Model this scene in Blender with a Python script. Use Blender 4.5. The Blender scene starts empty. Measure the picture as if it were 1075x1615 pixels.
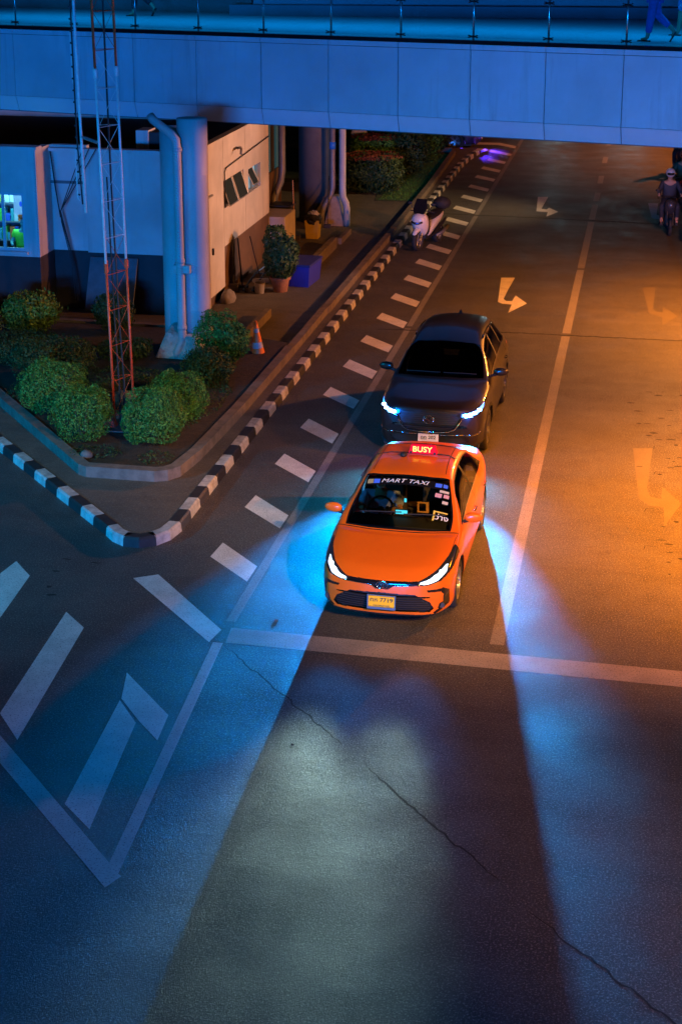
import bpy, bmesh, math, random
import numpy as np
from mathutils import Vector, Matrix
from mathutils.bvhtree import BVHTree
R = math.radians
random.seed(7)
scene = bpy.context.scene
COL = scene.collection

# ------------------------------------------------------------------ camera, world, lights, exposure
cd = bpy.data.cameras.new('camera')
cam = bpy.data.objects.new('camera', cd); COL.objects.link(cam)
cam.location = (0, 0, 8.9013)
cam.rotation_euler = (R(90 - 15.407), 0, R(11.14))
cd.sensor_fit = 'VERTICAL'; cd.sensor_height = 36; cd.lens = 55.02; cd.shift_y = -.167
cd.clip_start = .1; cd.clip_end = 600
scene.camera = cam

world = bpy.data.worlds.new('World'); scene.world = world; world.use_nodes = True
wn = world.node_tree; wn.nodes.clear()
sky = wn.nodes.new('ShaderNodeTexSky'); sky.sky_type = 'NISHITA'; sky.sun_disc = False
sky.sun_elevation = R(-3.5); sky.sun_rotation = R(200)
bg = wn.nodes.new('ShaderNodeBackground'); bg.inputs['Strength'].default_value = .08
wo = wn.nodes.new('ShaderNodeOutputWorld')
wn.links.new(sky.outputs[0], bg.inputs[0]); wn.links.new(bg.outputs[0], wo.inputs[0])

scene.view_settings.view_transform = 'Standard'
scene.view_settings.look = 'None'
scene.view_settings.exposure = 0
scene.view_settings.gamma = 1

def lamp(name, kind, loc, power, color, target=None, size=.1, spot=None, blend=.5, size_y=None, spread=None):
    l = bpy.data.lights.new(name, kind); l.energy = power; l.color = color
    o = bpy.data.objects.new(name, l); COL.objects.link(o); o.location = loc
    if kind == 'AREA':
        l.size = size
        if size_y: l.shape = 'RECTANGLE'; l.size_y = size_y
        if spread: l.spread = R(spread)
    else:
        l.shadow_soft_size = size
    if kind == 'SPOT': l.spot_size = R(spot); l.spot_blend = blend
    if target is not None:
        o.rotation_euler = (Vector(target) - Vector(loc)).to_track_quat('-Z', 'Y').to_euler()
    return o

SOD = (1, .245, .0)
BLUE = (0, .245, 1)
lamp('billboard_light', 'AREA', (-3, -31, 6.5), 30500, BLUE, (-8, 33, 5.5), size=12, size_y=3)
o = lamp('walkway_light', 'AREA', (-5.6, 35.0, 9.4), 520, (0, .36, 1), None, size=24, size_y=1.0, spread=110); o.rotation_euler = (0, 0, math.atan2(-.1996, .980))
lamp('corner_fill_light', 'SPOT', (-19, 13.5, 6.5), 7000, (0, .52, 1), (-9.0, 21.5, 0), size=.5, spot=62, blend=1)  # added teal fill for the planter corner, not a known sign
lamp('sodium_light_near', 'SPOT', (3.3, 23.3, 4.5), 12500, SOD, (2.1, 23.2, 0), size=.12, spot=112, blend=.8)
lamp('sodium_light_under_bridge', 'SPOT', (2.5, 33.4, 4.2), 4800, (1, .30, .05), (-1.0, 33.6, .8), size=.15, spot=156, blend=.3)
lamp('sodium_light_mid', 'SPOT', (3.4, 35.8, 4.3), 3600, SOD, (2.4, 36.0, 0), size=.12, spot=118, blend=.8)
lamp('wall_fill_light', 'SPOT', (1.0, 36.2, 4.2), 2600, (1, .66, .58), (-9.6, 35.8, 2.4), size=.15, spot=42, blend=.9)  # extra spot added to whiten the cream side wall; no known fixture
lamp('sodium_light_far', 'SPOT', (6.0, 62, 8), 11000, (1, .24, .04), (3.5, 61, 0), size=.3, spot=105, blend=1)
lamp('warm_light_by_camera', 'SPOT', (7.0, 5.0, 9.0), 6500, (1, .36, .06), (1.2, 15.8, 0), size=.25, spot=44, blend=1)
lamp('warm_fill_on_taxi', 'SPOT', (5.5, 6.0, 9.5), 14500, (1, .48, .10), (-2.9, 19.8, .8), size=.2, spot=19, blend=.9)  # narrow spot added to brighten the taxi alone, stands for no known lamp
lamp('warm_fill_on_planter', 'SPOT', (4.5, 7.0, 9.5), 9500, (1, .60, .25), (-8.9, 24.0, .9), size=.2, spot=17, blend=1)  # added narrow fill that lifts the mast foot and shrubs
for sx, ax, ty, pw, cl, cone in ((-4.02, -.45, 17.3, 8500, (0, .30, 1), 32), (-2.57, .50, 17.8, 5600, (0, .36, 1), 32)):
    lamp('suv_lamp_glow', 'POINT', (sx, 24.36, .86), 16, (0, .16, 1), size=.05)
    lamp('suv_beam', 'SPOT', (sx, 24.50, .84), 160, (0, .60, 1), (sx, 17.0, -.9), size=.03, spot=110, blend=.8)
    lamp('suv_far_beam', 'SPOT', (sx, 24.50, .84), pw, cl, (sx + ax, ty, .0), size=.03, spot=cone, blend=1)
lamp('suv_long_beam', 'SPOT', (-2.57, 24.50, .84), 1500, (0, .26, 1), (-1.25, 13.0, .0), size=.03, spot=18, blend=1)
for sx in (-3.62, -2.38):
    lamp('taxi_beam', 'SPOT', (sx, 18.0, .68), 1020, (.42, .66, .60), (-3.02, 8.5, .33), size=.10, spot=33, blend=1)
    lamp('taxi_edge_beam', 'SPOT', (sx, 18.0, .68), 90, (.0, .28, 1), (-3.0, 13.8, .0), size=.10, spot=58, blend=1)
lamp('hedge_fill_light', 'SPOT', (1.0, 47.5, 4.6), 2600, (1, .62, .30), (-8.4, 47.0, .4), size=.15, spot=62, blend=1)  # made-up source, added so the dark hedges and pavement show
lamp('car_beam_at_exit', 'SPOT', (-6.55, 60.2, .8), 1500, (.10, .03, 1), (-6.35, 59.6, 0), size=.05, spot=110, blend=.8)
lamp('shop_light', 'AREA', (-14.0, 32.6, 3.35), 60, (.25, .8, 1), (-14.0, 32.6, 1.5), size=.9, size_y=.5)
for lx in (-4.4, -1.05):
    lamp('oncoming_beam', 'SPOT', (lx, 78, .8), 500, (.55, .9, 1), (lx, 60, .0), size=.12, spot=16, blend=1)

# ------------------------------------------------------------------ materials
MATS = {}
def mat(name, color, rough=.6, metal=0, noise=0, scale=8, bump=0, bscale=None, coat=0, emit=None, estr=1, spec=.5,
        island=0, col2=None, stain=0, dist=None):
    if name in MATS: return MATS[name]
    m = bpy.data.materials.new(name); m.use_nodes = True; MATS[name] = m
    nt = m.node_tree; b = nt.nodes['Principled BSDF']
    b.inputs['Base Color'].default_value = (*color, 1)
    b.inputs['Roughness'].default_value = rough; b.inputs['Metallic'].default_value = metal
    b.inputs['Specular IOR Level'].default_value = spec if 'leaf' not in name else .22
    if coat: b.inputs['Coat Weight'].default_value = coat; b.inputs['Coat Roughness'].default_value = .03
    if emit: b.inputs['Emission Color'].default_value = (*emit, 1); b.inputs['Emission Strength'].default_value = estr
    tc = nt.nodes.new('ShaderNodeTexCoord')
    cur = None
    def mixer(fac, c2, cur):
        mx = nt.nodes.new('ShaderNodeMix'); mx.data_type = 'RGBA'
        nt.links.new(fac, mx.inputs[0])
        if cur is None: mx.inputs[6].default_value = (*color, 1)
        else: nt.links.new(cur, mx.inputs[6])
        mx.inputs[7].default_value = (*c2, 1)
        return mx.outputs[2]
    def noise_fac(sc, lo, hi, det=6, out=1.0):
        n = nt.nodes.new('ShaderNodeTexNoise'); n.inputs['Scale'].default_value = sc; n.inputs['Detail'].default_value = det
        n.inputs['Roughness'].default_value = .65
        nt.links.new(tc.outputs['Object'], n.inputs['Vector'])
        r = nt.nodes.new('ShaderNodeMapRange'); r.inputs[1].default_value = lo; r.inputs[2].default_value = hi
        r.inputs[4].default_value = out
        nt.links.new(n.outputs['Fac'], r.inputs[0]); return r.outputs[0]
    if noise:
        c2 = col2 or tuple(c * (1 - noise) for c in color)
        cur = mixer(noise_fac(scale, .38, .66), c2, cur)
    if stain:
        cur = mixer(noise_fac(scale * .23, .5, .72, 8, stain), tuple(c * .45 for c in color), cur)
    if island:
        g = nt.nodes.new('ShaderNodeNewGeometry')
        cur = mixer(g.outputs['Random Per Island'], tuple(c * (1 - island) for c in color) if not col2 else col2, cur)
    if cur is not None: nt.links.new(cur, b.inputs['Base Color'])
    if bump:
        n = nt.nodes.new('ShaderNodeTexNoise'); n.inputs['Scale'].default_value = bscale or scale * 6; n.inputs['Detail'].default_value = 4
        nt.links.new(tc.outputs['Object'], n.inputs['Vector'])
        bp = nt.nodes.new('ShaderNodeBump'); bp.inputs['Strength'].default_value = bump; bp.inputs['Distance'].default_value = dist or .02
        nt.links.new(n.outputs['Fac'], bp.inputs['Height']); nt.links.new(bp.outputs[0], b.inputs['Normal'])
    return m

def glass(name, tint, refl=1.0):
    if name in MATS: return MATS[name]
    m = bpy.data.materials.new(name); m.use_nodes = True; MATS[name] = m
    nt = m.node_tree; nt.nodes.clear()
    t = nt.nodes.new('ShaderNodeBsdfTransparent'); t.inputs[0].default_value = (*tint, 1)
    g = nt.nodes.new('ShaderNodeBsdfGlossy'); g.inputs['Roughness'].default_value = .03
    g.inputs[0].default_value = (refl, refl, refl, 1)
    f = nt.nodes.new('ShaderNodeFresnel'); f.inputs[0].default_value = 1.5
    mx = nt.nodes.new('ShaderNodeMixShader'); o = nt.nodes.new('ShaderNodeOutputMaterial')
    nt.links.new(f.outputs[0], mx.inputs[0]); nt.links.new(t.outputs[0], mx.inputs[1]); nt.links.new(g.outputs[0], mx.inputs[2])
    nt.links.new(mx.outputs[0], o.inputs[0]); return m

def asphalt(name, base, worn, rough=.62, g=1.0):
    m = bpy.data.materials.new(name); m.use_nodes = True; MATS[name] = m
    nt = m.node_tree; b = nt.nodes['Principled BSDF']; L = nt.links.new
    tc = nt.nodes.new('ShaderNodeTexCoord')
    def nz(sc, det=5, rg=.6, vec=None):
        n = nt.nodes.new('ShaderNodeTexNoise'); n.inputs['Scale'].default_value = sc; n.inputs['Detail'].default_value = det
        n.inputs['Roughness'].default_value = rg; L(vec or tc.outputs['Object'], n.inputs['Vector']); return n.outputs['Fac']
    def rng(x, a, c, lo=0, hi=1):
        r = nt.nodes.new('ShaderNodeMapRange'); L(x, r.inputs[0])
        for i, v in zip((1, 2, 3, 4), (a, c, lo, hi)): r.inputs[i].default_value = v
        return r.outputs[0]
    def mix(f, a, c):
        x = nt.nodes.new('ShaderNodeMix'); x.data_type = 'RGBA'; L(f, x.inputs[0])
        for i, v in ((6, a), (7, c)):
            if isinstance(v, tuple): x.inputs[i].default_value = (*v, 1)
            else: L(v, x.inputs[i])
        return x.outputs[2]
    c = mix(rng(nz(.45, 7), .35, .68), base, worn)
    # wheel tracks: long streaks along the lanes
    mp = nt.nodes.new('ShaderNodeMapping'); mp.inputs['Scale'].default_value = (1.6, .05, 1); L(tc.outputs['Object'], mp.inputs['Vector'])
    c = mix(rng(nz(1.0, 4, .6, mp.outputs[0]), .5, .75, 0, .45), c, tuple(v * .5 for v in base))
    c = mix(rng(nz(2.2, 8, .7), .60, .72, 0, .6), c, tuple(v * .45 for v in base))
    c = mix(rng(nz(.9, 3, .5), .62, .70, 0, .55), c, tuple(v * .55 for v in base))
    mp2 = nt.nodes.new('ShaderNodeMapping'); mp2.inputs['Scale'].default_value = (.12, 1.3, 1); L(tc.outputs['Object'], mp2.inputs['Vector'])
    c = mix(rng(nz(1.0, 6, .65, mp2.outputs[0]), .48, .62, 0, .5), c, tuple(v * .6 for v in base))
    # aggregate
    v = nt.nodes.new('ShaderNodeTexVoronoi'); v.inputs['Scale'].default_value = 85; L(tc.outputs['Object'], v.inputs['Vector'])
    agg = rng(v.outputs['Distance'], .12, .55)
    c = mix(rng(nz(26, 3, .75), .42, .62, 0, .55 * g), c, tuple(x * .42 for x in base))
    c = mix(rng(nz(48, 2), .52, .68, 0, .85 * g), c, tuple(min(1, x * 2.6) for x in worn))
    c = mix(rng(nz(95, 2), .55, .7, 0, .7), c, tuple(x * .25 for x in base))
    L(c, b.inputs['Base Color'])
    L(rng(nz(1.1, 5), .3, .7, rough - .12, rough + .12), b.inputs['Roughness'])
    bp = nt.nodes.new('ShaderNodeBump'); bp.inputs['Strength'].default_value = .7 * g; bp.inputs['Distance'].default_value = .0055; bp.invert = True
    L(agg, bp.inputs['Height'])
    b2 = nt.nodes.new('ShaderNodeBump'); b2.inputs['Strength'].default_value = .25; b2.inputs['Distance'].default_value = .03
    L(nz(7, 5), b2.inputs['Height']); L(bp.outputs[0], b2.inputs['Normal']); L(b2.outputs[0], b.inputs['Normal'])
    return m

def paint_mark(name, color, under, wear):
    """road paint with worn spots where the asphalt shows through"""
    m = bpy.data.materials.new(name); m.use_nodes = True; MATS[name] = m
    nt = m.node_tree; b = nt.nodes['Principled BSDF']; L = nt.links.new
    tc = nt.nodes.new('ShaderNodeTexCoord')
    def nz(sc, det=6):
        n = nt.nodes.new('ShaderNodeTexNoise'); n.inputs['Scale'].default_value = sc; n.inputs['Detail'].default_value = det
        n.inputs['Roughness'].default_value = .7; L(tc.outputs['Object'], n.inputs['Vector']); return n.outputs['Fac']
    def rng(x, a, c, hi=1):
        r = nt.nodes.new('ShaderNodeMapRange'); L(x, r.inputs[0]); r.inputs[1].default_value = a; r.inputs[2].default_value = c
        r.inputs[4].default_value = hi; return r.outputs[0]
    def mix(f, a, c):
        x = nt.nodes.new('ShaderNodeMix'); x.data_type = 'RGBA'; L(f, x.inputs[0])
        for i, v in ((6, a), (7, c)):
            if isinstance(v, tuple): x.inputs[i].default_value = (*v, 1)
            else: L(v, x.inputs[i])
        return x.outputs[2]
    c = mix(rng(nz(2.5), .4, .7, .6), color, tuple(v * .55 for v in color))
    c = mix(rng(nz(45, 3), .62 - wear * .25, .70 - wear * .12, .8), c, under)
    c = mix(rng(nz(9, 8), .66, .70, .9), c, under)
    L(c, b.inputs['Base Color']); b.inputs['Roughness'].default_value = .6
    bp = nt.nodes.new('ShaderNodeBump'); bp.inputs['Strength'].default_value = .5; bp.inputs['Distance'].default_value = .004
    L(nz(90, 3), bp.inputs['Height']); L(bp.outputs[0], b.inputs['Normal'])
    return m

M_ASPH = asphalt('asphalt', (.050, .048, .046), (.085, .078, .070))
M_PAVE = asphalt('pavement_concrete', (.085, .075, .062), (.13, .115, .095), .8, .3)
M_PAINT = paint_mark('white_road_paint', (.66, .64, .60), (.07, .065, .06), .3)
M_EDGE = paint_mark('edge_line_paint', (.52, .50, .47), (.08, .075, .07), .35)
M_LINE = paint_mark('worn_line_paint', (.25, .235, .22), (.06, .055, .05), .7)
M_FAINT = paint_mark('faded_arrow_paint', (.13, .115, .085), (.07, .06, .05), .8)
M_TAR = mat('tar_joint', (.018, .017, .016), .85, noise=.4, scale=20, bump=.4)
M_KW = mat('kerb_white', (.50, .49, .47), .7, noise=.45, scale=7, stain=.6, bump=.25, bscale=60)
M_KB = mat('kerb_black', (.022, .022, .025), .6, noise=.4, scale=9, bump=.25, bscale=60)
M_CONC = mat('raised_kerb_concrete', (.17, .14, .115), .85, noise=.4, scale=5, stain=.7, bump=.35, bscale=50)
M_WALL = mat('white_wall', (.62, .60, .57), .8, noise=.12, scale=1.3, stain=.25, bump=.15, bscale=30)
M_WALLC = mat('cream_wall', (.58, .53, .48), .75, noise=.12, scale=1.1, stain=.3, bump=.1, bscale=30)
M_BASE = mat('dark_base_paint', (.045, .040, .042), .8, noise=.3, scale=2, bump=.15, bscale=30)
M_BROWN = mat('brown_base_paint', (.13, .075, .05), .8, noise=.3, scale=2, stain=.5, bump=.2, bscale=30)
M_PANEL = mat('fascia_panel', (.38, .50, .57), .5, noise=.10, scale=.8, stain=.22, bump=.04, bscale=12)
def streaked(m, amount=.35):
    nt = m.node_tree; b = nt.nodes['Principled BSDF']; L = nt.links.new
    g_ = nt.nodes.new('ShaderNodeNewGeometry'); mp = nt.nodes.new('ShaderNodeMapping'); mp.inputs['Scale'].default_value = (3.2, 3.2, .22)
    L(g_.outputs['Position'], mp.inputs['Vector'])
    n = nt.nodes.new('ShaderNodeTexNoise'); n.inputs['Scale'].default_value = 1.6; n.inputs['Detail'].default_value = 7; n.inputs['Roughness'].default_value = .62
    L(mp.outputs[0], n.inputs['Vector'])
    rr = nt.nodes.new('ShaderNodeMapRange'); L(n.outputs['Fac'], rr.inputs[0]); rr.inputs[1].default_value = .47; rr.inputs[2].default_value = .68; rr.inputs[4].default_value = amount
    n2 = nt.nodes.new('ShaderNodeTexNoise'); n2.inputs['Scale'].default_value = .55; n2.inputs['Detail'].default_value = 6; L(g_.outputs['Position'], n2.inputs['Vector'])
    r2 = nt.nodes.new('ShaderNodeMapRange'); L(n2.outputs['Fac'], r2.inputs[0]); r2.inputs[1].default_value = .40; r2.inputs[2].default_value = .70; r2.inputs[4].default_value = .35
    ad = nt.nodes.new('ShaderNodeMath'); ad.operation = 'MAXIMUM'; L(rr.outputs[0], ad.inputs[0]); L(r2.outputs[0], ad.inputs[1])
    mx = nt.nodes.new('ShaderNodeMix'); mx.data_type = 'RGBA'; L(ad.outputs[0], mx.inputs[0])
    src = b.inputs['Base Color'].links
    if src: L(src[0].from_socket, mx.inputs[6])
    else: mx.inputs[6].default_value = b.inputs['Base Color'].default_value
    mx.inputs[7].default_value = (.12, .12, .12, 1); L(mx.outputs[2], b.inputs['Base Color'])
streaked(M_PANEL); streaked(M_WALL, .3); streaked(M_WALLC, .3)
M_BEVEL = mat('fascia_bevel', (.42, .54, .60), .5, noise=.08, scale=1, stain=.15)
M_SOFF = mat('soffit', (.10, .10, .11), .7, noise=.2, scale=1)
M_BLACK = mat('black_rubber', (.012, .012, .013), .6)
M_BLKG = mat('gloss_black', (.008, .008, .010), .12, coat=.6)
M_DECK = mat('deck_tiles', (.42, .44, .46), .32, noise=.15, scale=2, stain=.2)
M_STEEL = mat('brushed_steel', (.62, .64, .66), .28, 1)
M_CHROME = mat('chrome', (.80, .82, .85), .08, 1)
M_GALV = mat('galvanised_pipe', (.20, .20, .21), .5, .3, noise=.25, scale=4)
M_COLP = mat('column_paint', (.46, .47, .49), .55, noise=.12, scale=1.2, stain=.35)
streaked(M_COLP, .15)
M_TWHITE = mat('tower_white', (.65, .65, .65), .5, noise=.2, scale=12)
M_TRED = mat('tower_red', (.62, .07, .02), .5, noise=.35, scale=12)
M_SOIL = mat('soil', (.045, .032, .022), .95, noise=.5, scale=9, bump=.8, bscale=30)
M_LEAF = mat('leaf_green', (.10, .27, .04), .5, island=.72)
M_LEAF2 = mat('leaf_bright', (.20, .30, .03), .5, island=.7)
M_LEAFR = mat('leaf_red', (.24, .055, .02), .55, island=.6)
M_LEAFD = mat('leaf_dark', (.05, .09, .022), .5, island=.6)
M_STEM = mat('stem_bark', (.08, .055, .035), .9, noise=.4, scale=20)
M_ORANGE = mat('orange_car_paint', (.80, .15, .008), .32, coat=.8, noise=.04, scale=3)
M_SUV = mat('dark_bronze_paint', (.013, .010, .008), .34, .2, coat=.4)
M_NAVY = mat('navy_car_paint', (.015, .025, .10), .3, .3, coat=1)
M_TYRE = mat('tyre', (.018, .018, .018), .8, bump=.3, bscale=40)
M_RIM = mat('alloy_rim', (.50, .51, .53), .3, .9)
M_DARKIN = mat('interior_dark', (.022, .022, .026), .8, noise=.3, scale=10)
M_SEAT = mat('seat_fabric', (.06, .05, .05), .85, noise=.3, scale=25)
M_GLASS = glass('windscreen_glass', (.92, .95, .95), .6)
M_SGLASS = glass('side_glass', (.30, .32, .33))
M_DGLASS = glass('tinted_glass', (.035, .04, .05))
M_RAIL = glass('railing_glass', (.80, .90, .93), .7)
M_LAMPC = glass('lamp_cover', (.9, .95, 1))
M_LED_T = mat('taxi_led', (.9, .9, .9), .3, emit=(.85, .95, 1), estr=9)
M_LENS_T = mat('taxi_lens', (.5, .6, .65), .1, emit=(.60, .80, 1), estr=1.6, coat=1)
M_LENS_S = mat('suv_lens', (.2, .4, .6), .1, emit=(.02, .22, 1), estr=6.0, coat=1)
M_LED_S = mat('suv_led', (.9, .9, .9), .3, emit=(.30, .60, 1), estr=30)
M_RED = mat('red_sign', (.5, .005, .02), .6, emit=(1, .0, .035), estr=.42, spec=.1)
M_YEL = mat('yellow_led', (.9, .7, .05), .4, emit=(1, .58, .02), estr=1.1)
M_PLY = mat('yellow_plate', (.85, .50, .01), .6, spec=.2)
M_PLW = mat('white_plate', (.72, .66, .60), .45)
M_INK = mat('black_ink', (.01, .01, .012), .5)
M_SKIN = mat('skin', (.42, .22, .13), .55)
M_MASK = mat('face_mask', (.45, .80, .92), .7)
M_SHIRT = mat('blue_shirt', (.42, .52, .90), .8, noise=.2, scale=14)
M_HAIR = mat('black_hair', (.012, .010, .010), .5)
M_LET = mat('white_lettering', (.80, .80, .80), .5, emit=(.6, .62, .7), estr=.12)
M_BLUE = mat('blue_print', (.05, .15, .75), .5, emit=(.02, .08, .6), estr=.3)
M_CREAM = mat('cream_paper', (.55, .52, .45), .6)
M_PINK = mat('pink_paper', (.60, .35, .40), .6)
M_YPAP = mat('yellow_paper', (.75, .62, .10), .6)
M_TAN = mat('tan_card', (.60, .30, .10), .6)
M_SCREEN = mat('phone_screen', (.1, .5, .6), .3, emit=(.04, .55, .75), estr=1.6)

# ------------------------------------------------------------------ helpers
def link(name, me, m=None, parent=None, loc=None, rot=None, smooth=False, bevel=0):
    o = bpy.data.objects.new(name, me); COL.objects.link(o)
    if m is not None and not me.materials:
        for x in (m if isinstance(m, (list, tuple)) else [m]): me.materials.append(x)
    if parent is not None: o.parent = parent
    if loc is not None: o.location = loc
    if rot is not None: o.rotation_euler = rot
    if smooth: me.polygons.foreach_set('use_smooth', [True] * len(me.polygons))
    if bevel:
        md = o.modifiers.new('bevel', 'BEVEL'); md.width = bevel; md.segments = 2; md.limit_method = 'ANGLE'
    return o

def tag(o, label, cat, group=None):
    o['label'] = label; o['category'] = cat
    if group: o['group'] = group
    return o
def thing(name, label, cat, loc=(0, 0, 0), rz=0, group=None):
    o = bpy.data.objects.new(name, None); COL.objects.link(o); o.location = loc; o.rotation_euler = (0, 0, rz)
    o.empty_display_size = .2
    return tag(o, label, cat, group)
def structure(o): o['kind'] = 'structure'; return o
def copy_tree(o, parent=None):
    c = o.copy(); COL.objects.link(c); c.parent = parent
    for ch in list(o.children): copy_tree(ch, c)
    return c

class MB:
    def __init__(s): s.v = []; s.f = []; s.mi = []; s.cur = 0
    def add(s, vs, fs):
        n = len(s.v); s.v += [tuple(v) for v in vs]
        for f in fs: s.f.append([i + n for i in f]); s.mi.append(s.cur)
        return s
    def box(s, a, b, rz=0, piv=None):
        x0, y0, z0 = a; x1, y1, z1 = b
        vs = [(x0, y0, z0), (x1, y0, z0), (x1, y1, z0), (x0, y1, z0), (x0, y0, z1), (x1, y0, z1), (x1, y1, z1), (x0, y1, z1)]
        if rz:
            px, py = piv or ((x0 + x1) / 2, (y0 + y1) / 2); c, q = math.cos(rz), math.sin(rz)
            vs = [(px + (x - px) * c - (y - py) * q, py + (x - px) * q + (y - py) * c, z) for x, y, z in vs]
        return s.add(vs, [(0, 3, 2, 1), (4, 5, 6, 7), (0, 1, 5, 4), (1, 2, 6, 5), (2, 3, 7, 6), (3, 0, 4, 7)])
    def tube(s, pts, r, n=8, caps=True):
        pts = [Vector(p) for p in pts]; rs = r if isinstance(r, (list, tuple)) else [r] * len(pts)
        rings = []; up = None
        for i, p in enumerate(pts):
            if i == 0: d = pts[1] - p
            elif i == len(pts) - 1: d = p - pts[i - 1]
            else: d = (pts[i + 1] - p).normalized() + (p - pts[i - 1]).normalized()
            d.normalize()
            if up is None: up = Vector((0, 0, 1)) if abs(d.z) < .9 else Vector((1, 0, 0))
            a = d.cross(up); 
            if a.length < 1e-4: a = d.cross(Vector((0, 1, 0)))
            a.normalize(); b = a.cross(d).normalized(); up = b
            rings.append([p + (a * math.cos(t) + b * math.sin(t)) * rs[i] for t in [2 * math.pi * k / n for k in range(n)]])
        vs = [v for q in rings for v in q]; fs = []
        for i in range(len(pts) - 1):
            for k in range(n):
                fs.append((i * n + k, i * n + (k + 1) % n, (i + 1) * n + (k + 1) % n, (i + 1) * n + k))
        if caps: fs.append(tuple(range(n))[::-1]); fs.append(tuple((len(pts) - 1) * n + k for k in range(n)))
        return s.add(vs, fs)
    def lathe(s, prof, n=24, center=(0, 0, 0), axis='z'):
        cx, cy, cz = center; vs = []; fs = []
        for r, h in prof:
            for k in range(n):
                t = 2 * math.pi * k / n; a, b = r * math.cos(t), r * math.sin(t)
                vs.append({'z': (cx + a, cy + b, cz + h), 'x': (cx + h, cy + a, cz + b), 'y': (cx + a, cy + h, cz + b)}[axis])
        for i in range(len(prof) - 1):
            for k in range(n): fs.append((i * n + k, i * n + (k + 1) % n, (i + 1) * n + (k + 1) % n, (i + 1) * n + k))
        return s.add(vs, fs)
    def ell(s, c, r, nu=14, nv=9, jag=0, rnd=random):
        vs = []; fs = []
        for i in range(nv + 1):
            ph = math.pi * i / nv
            for k in range(nu):
                t = 2 * math.pi * k / nu; q = 1 + jag * (rnd.random() - .5)
                vs.append((c[0] + r[0] * math.sin(ph) * math.cos(t) * q, c[1] + r[1] * math.sin(ph) * math.sin(t) * q, c[2] + r[2] * math.cos(ph) * q))
        for i in range(nv):
            for k in range(nu): fs.append((i * nu + k, (i + 1) * nu + k, (i + 1) * nu + (k + 1) % nu, i * nu + (k + 1) % nu))
        return s.add(vs, fs)
    def prism(s, poly, z0, z1):
        n = len(poly); vs = [(x, y, z0) for x, y in poly] + [(x, y, z1) for x, y in poly]
        return s.add(vs, [tuple(range(n))[::-1], tuple(range(n, 2 * n))] + [(i, (i + 1) % n, n + (i + 1) % n, n + i) for i in range(n)])
    def quad(s, a, b, c, d): return s.add([a, b, c, d], [(0, 1, 2, 3)])
    def mesh(s, name):
        me = bpy.data.meshes.new(name); me.from_pydata([tuple(map(float, v)) for v in s.v], [], s.f)
        me.polygons.foreach_set('material_index', s.mi)
        bm = bmesh.new(); bm.from_mesh(me); bmesh.ops.recalc_face_normals(bm, faces=bm.faces); bm.to_mesh(me); bm.free()
        return me
    def build(s, name, m, parent=None, loc=None, rot=None, **k): return link(name, s.mesh(name), m, parent, loc, rot, **k)

def flat_poly(name, poly, z, m, parent=None):
    """a flat sheet from an outline (triangulated so concave outlines are safe)"""
    bm = bmesh.new(); vs = [bm.verts.new((x, y, z)) for x, y in poly]; f = bm.faces.new(vs)
    if f.normal.z < 0 or True: bm.normal_update()
    if f.normal.z < 0: f.normal_flip()
    bmesh.ops.triangulate(bm, faces=bm.faces[:]); me = bpy.data.meshes.new(name); bm.to_mesh(me); bm.free()
    return link(name, me, m, parent)

def skin(name, nodes, edges, m, parent=None, sub=2, root=0):
    """nodes: (x,y,z,rx[,ry]); grows one continuous body surface"""
    me = bpy.data.meshes.new(name); me.from_pydata([n[:3] for n in nodes], edges, [])
    o = bpy.data.objects.new(name, me); COL.objects.link(o)
    o.modifiers.new('skin', 'SKIN'); o.modifiers.new('sub', 'SUBSURF').levels = sub
    o.modifiers['sub'].render_levels = sub
    for i, n in enumerate(nodes):
        d = me.skin_vertices[0].data[i]; d.radius = (n[3], n[4] if len(n) > 4 else n[3]); d.use_root = (i == root)
    dg = bpy.context.evaluated_depsgraph_get()
    em = bpy.data.meshes.new_from_object(o.evaluated_get(dg)); bpy.data.objects.remove(o)
    em.polygons.foreach_set('use_smooth', [True] * len(em.polygons)); em.materials.clear()
    return link(name, em, m, parent)

def text_mesh(s, size, ext=.0, align='CENTER', shear=0, sx=1.0, bold=.012):
    c = bpy.data.curves.new('t', 'FONT'); c.body = s; c.size = size; c.extrude = ext; c.align_x = align; c.align_y = 'CENTER'
    c.shear = shear; c.offset = size * bold
    o = bpy.data.objects.new('t', c); COL.objects.link(o)
    dg = bpy.context.evaluated_depsgraph_get(); me = bpy.data.meshes.new_from_object(o.evaluated_get(dg))
    bpy.data.objects.remove(o)
    for v in me.vertices: v.co.x *= sx
    return me

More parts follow.
